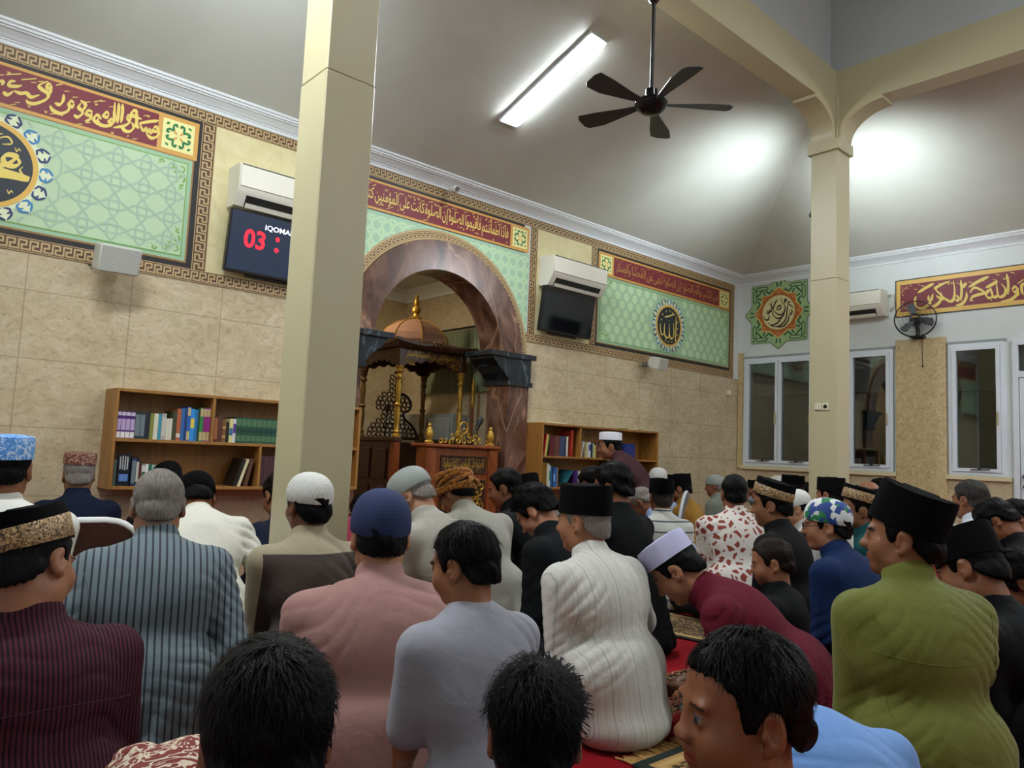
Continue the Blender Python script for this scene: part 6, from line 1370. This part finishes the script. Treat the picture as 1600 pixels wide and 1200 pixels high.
 dict(px=1516, py=782, t=4.8, s=1.04, yaw=-26, hyaw=8, hpitch=6, lean=SIT, w=1.08, shirt=cloth('snow_shirt','#c3c8cf'), hair='dark_grey', th=.007, label='grey haired man in snow white shirt at the right'),
 dict(px=1558, py=815, t=4.2, yaw=6, hpitch=46, lean=(8,26,42), shirt=cloth('coal_shirt','#111214'), hair='black', th=.01, label='bareheaded man bowing near the right edge, coal dark shirt'),
 dict(px=1592, py=810, t=5.3, yaw=10, hpitch=40, lean=(12,32,46), shirt=cloth('chalk_shirt','#c9cbcb'), hair='black', th=.014, label='man in chalk white shirt bowing at the right edge'),
 dict(px=1594, py=912, t=3.15, yaw=14, hpitch=46, lean=(20,48,56), shirt=cloth('onyx_shirt','#0c0c0d'), hair='black', th=.022, strands=900, slen=.04, spike=.9, arms={'both':(.03,.34,.34)}, label='curly haired man bowing over his hands at the right edge'),
 dict(px=1058, py=892, t=2.95, yaw=26, hyaw=-2, hpitch=46, lean=(26,58,58), w=1.12, fat=1.25, crease=0.9, shirt=cloth('burgundy','#5f1526'), hair='black', th=.006, cap='flat', caph=0.08, captilt=8, capmat=mat('cap_lavender','#bfbfe0',.8), skin='#9a6a4c', pants=cloth('white_sarong','#b4b8c6'), sarong=1, label='man in burgundy shirt and lavender cap bowing forward'),
 dict(px=1206, py=880, t=3.1, s=.80, yaw=10, hyaw=20, hpitch=14, lean=(6,12,10), child=1, shirt=cloth('child_black','#0b0e0f'), hair='brown', th=.008, skin='#9a684c', label='small child with brown hair in black shirt beside the burgundy shirt'),
 dict(loose=1.14, px=594, py=838, t=2.22, yaw=-22, hyaw=-2, hpitch=10, lean=(10,22,18), w=1.24, fat=1.0, crease=0.9, shirt=cloth('dusty_pink','#a47a72'), hair='black', th=.007, cap='dome', caph=.112, captilt=15, capz=-.004, capmat=nmat('navy_knit', lambda N, b: (N.bump(b, N.wave(90, None, 'Z'), .25, .003), None)[1], .85), skin='#a87654', arms={1:(.30,.26,.18),10:(.9,-.2,-.5)}, label='man in dusty pink shirt and navy blue cap, centre left foreground'),
 dict(loose=1.06, collar=0.016, px=726, py=884, t=1.84, s=0.83, yaw=-6, hyaw=24, hpitch=14, lean=(4,14,14), child=.6, crease=0.9, shirt=cloth('heather_grey','#9a9ca4'), sleeve='short', hair='black', th=0.009, forehead=-.012, strands=700, slen=.05, spike=.15, skin='#94603f', arms={1:(.04,.30,.46),-1:(.14,.26,.16),10:(.9,.1,-.6)}, pants=tr_white, legs='cross', label='boy in heather grey t-shirt with hand at his mouth'),
 dict(w=0.92, legs='hug', px=417, py=1150, t=.95, s=0.92, yaw=-20, hyaw=-2, hpitch=8, lean=(6,12,8), child=1, shirt=cloth('boy_dark_shirt','#23262c'), hair='black', th=0.01, strands=2600, slen=.038, spike=0.3, skin='#7a4d35', seed=2, label='black haired boy seen from behind at the bottom left'),
 dict(w=0.9, legs='hug', px=836, py=1150, t=1.31, s=0.94, yaw=-42, hyaw=-2, hpitch=12, lean=(28,42,18), child=1, shirt=cloth('boy_grey_shirt','#474a50'), hair='black', th=0.01, strands=2600, slen=.042, spike=.7, skin='#7f5038', seed=3, label='black haired boy seen from behind at the bottom centre'),
 dict(nape=0.018, h=0.0043, brow=0.003, w=0.86, legs='hug', px=1160, py=1112, t=1.07, s=0.88, yaw=10, hyaw=47, hpitch=4, hroll=0, lean=(4,8,6), child=1, shirt=cloth('boy_cream_black','#1d211f','batik','#c9bd94',.4), hair='black', th=0.01, forehead=-0.008, strands=2000, slen=.036, spike=.25, skin='#8a5636', seed=5, label='boy in profile with wet black hair, lower right foreground'),
 dict(px=1222, py=1104, t=1.72, s=.84, yaw=-34, hpitch=80, lean=(18,54,88), child=1, w=1.05, crease=0.9, shirt=cloth('cornflower','#6f9bd8'), hair='black', label='child in cornflower blue shirt bowed low behind the boy in profile'),
 dict(px=388, py=1160, t=1.48, s=.74, yaw=-70, hpitch=80, lean=(20,60,90), child=1, shirt=cloth('red_floral','#7b2a24','swirl','#d8c9ae',1.4), hair='black', label='child in red floral shirt crouching behind the boy at the bottom left'),
]
for i, T in enumerate(PEOPLE):
    T.setdefault('seed', i+1)
    T['root'] = person(T)
_mc['cap_navy'] = None
m_ = bpy.data.materials.get('navy_knit')
if m_: m_.node_tree.nodes['Principled BSDF'].inputs['Base Color'].default_value = C('#1b2b55')
# ---------------------------------------------------------------- chairs, rugs, small things among the rows
cr = PEOPLE[15]['root'] if 'root' in PEOPLE[15] else None
e = empty('chair', cr.location if cr else (5.1,4.3,0), cr.rotation_euler.z if cr else 0, 'grey plastic chair with pale rim under the man by the bookcase', 'chair')
sh_ = cloth('chair_seat','#3a3d40')
MB().bbox((-.22,-.2,.28),(.22,.22,.315),.01).build('seat', M_DARK, e)
rg_ = [(.20*math.cos(a), .27*math.sin(a)) for a in np.linspace(0, math.pi, 16)]
MB().prism([(u, v) for u, v in rg_], lambda u, v: (u, -.29-.10*v, .44+v), lambda u, v: (u, -.265-.10*v, .44+v)).build('backrest', mat('chair_grey','#6d7478',.6), e)
MB().tube([(u*1.04, -.28-.10*v, .44+v*1.03) for u, v in rg_], .014, 8).build('backrest_rim', mat('chair_rim','#c3c8cc',.4), e, smooth=True)
for sx in (-1,1):
    for sy in (-1,1): MB().tube([(sx*.19, sy*.18, .28), (sx*.22, sy*.21, .005)], .012, 8).build('leg', mat('steel','#8d8c88',.25,1), e, smooth=True)
p_ = at(138, 850, 3.3); e = empty('floor_chair', (p_[0], p_[1], 0), R(-6), 'brown floor chair backrest with white rim, beside the blue cap', 'floor chair')
pr = [(.24*math.copysign(abs(math.cos(a))**.6, math.cos(a)), .12+.50*max(0, math.sin(a))**.7) for a in np.linspace(0, math.pi, 24)]
MB().prism(pr, lambda u, v: (u, -.02-.12*(v-.12), v), lambda u, v: (u, .015-.12*(v-.12), v)).build('backrest', cloth('chair_brown','#4a2e26'), e)
MB().tube([(u*1.03, .0-.12*(v-.12), v*1.01) for u, v in pr], .018, 8).build('backrest_rim', mat('chair_white','#d9dad6',.5), e, smooth=True)
MB().bbox((-.23,-.0,.005),(.23,.34,.11),.02).build('seat', cloth('chair_brown','#4a2e26'), e)
qa, qb = on_z(968, 1190), on_z(1056, 1158); th_ = math.atan2(qb[1]-qa[1], qb[0]-qa[0]); rug('prayer_rug', qa[0]+.31*math.cos(th_)+.60*math.sin(th_), qa[1]+.31*math.sin(th_)-.60*math.cos(th_), th_, 1.1, .62, ['#b99256','#1c2a22','#4d3a22','#c9a86a'], 'tan fringed prayer rug with dark green border in front of the boy in profile')
q = on_z(1075, 985); rug('prayer_rug', q[0]+.05, q[1]+.1, R(10), 1.05, .6, ['#b08f5c','#1b1512','#3c2a1c','#c3a26a'], 'brown prayer rug with black key border beneath the burgundy shirt', False)
q = on_z(668, 1072); rug('prayer_rug', q[0]-.10, q[1]+.22, R(-4), .5, .62, ['#2f8f4a','#14532d','#d8c93c','#1e6d3a'], 'bright green and yellow prayer rug beside the grey t-shirt boy', False)
q = on_z(848, 1010); e = empty('blue_booklet', (q[0], q[1], .012), R(30), 'shiny blue booklet lying by the old man in white', 'booklet')
MB().bbox((-.13,-.09,0),(.13,.09,.012),.002).build('cover', mat('booklet_blue','#1d49b8',.2), e); MB().bbox((-.127,-.092,.002),(.127,-.0902,.010),.001).build('pages', M_PAGE, e)
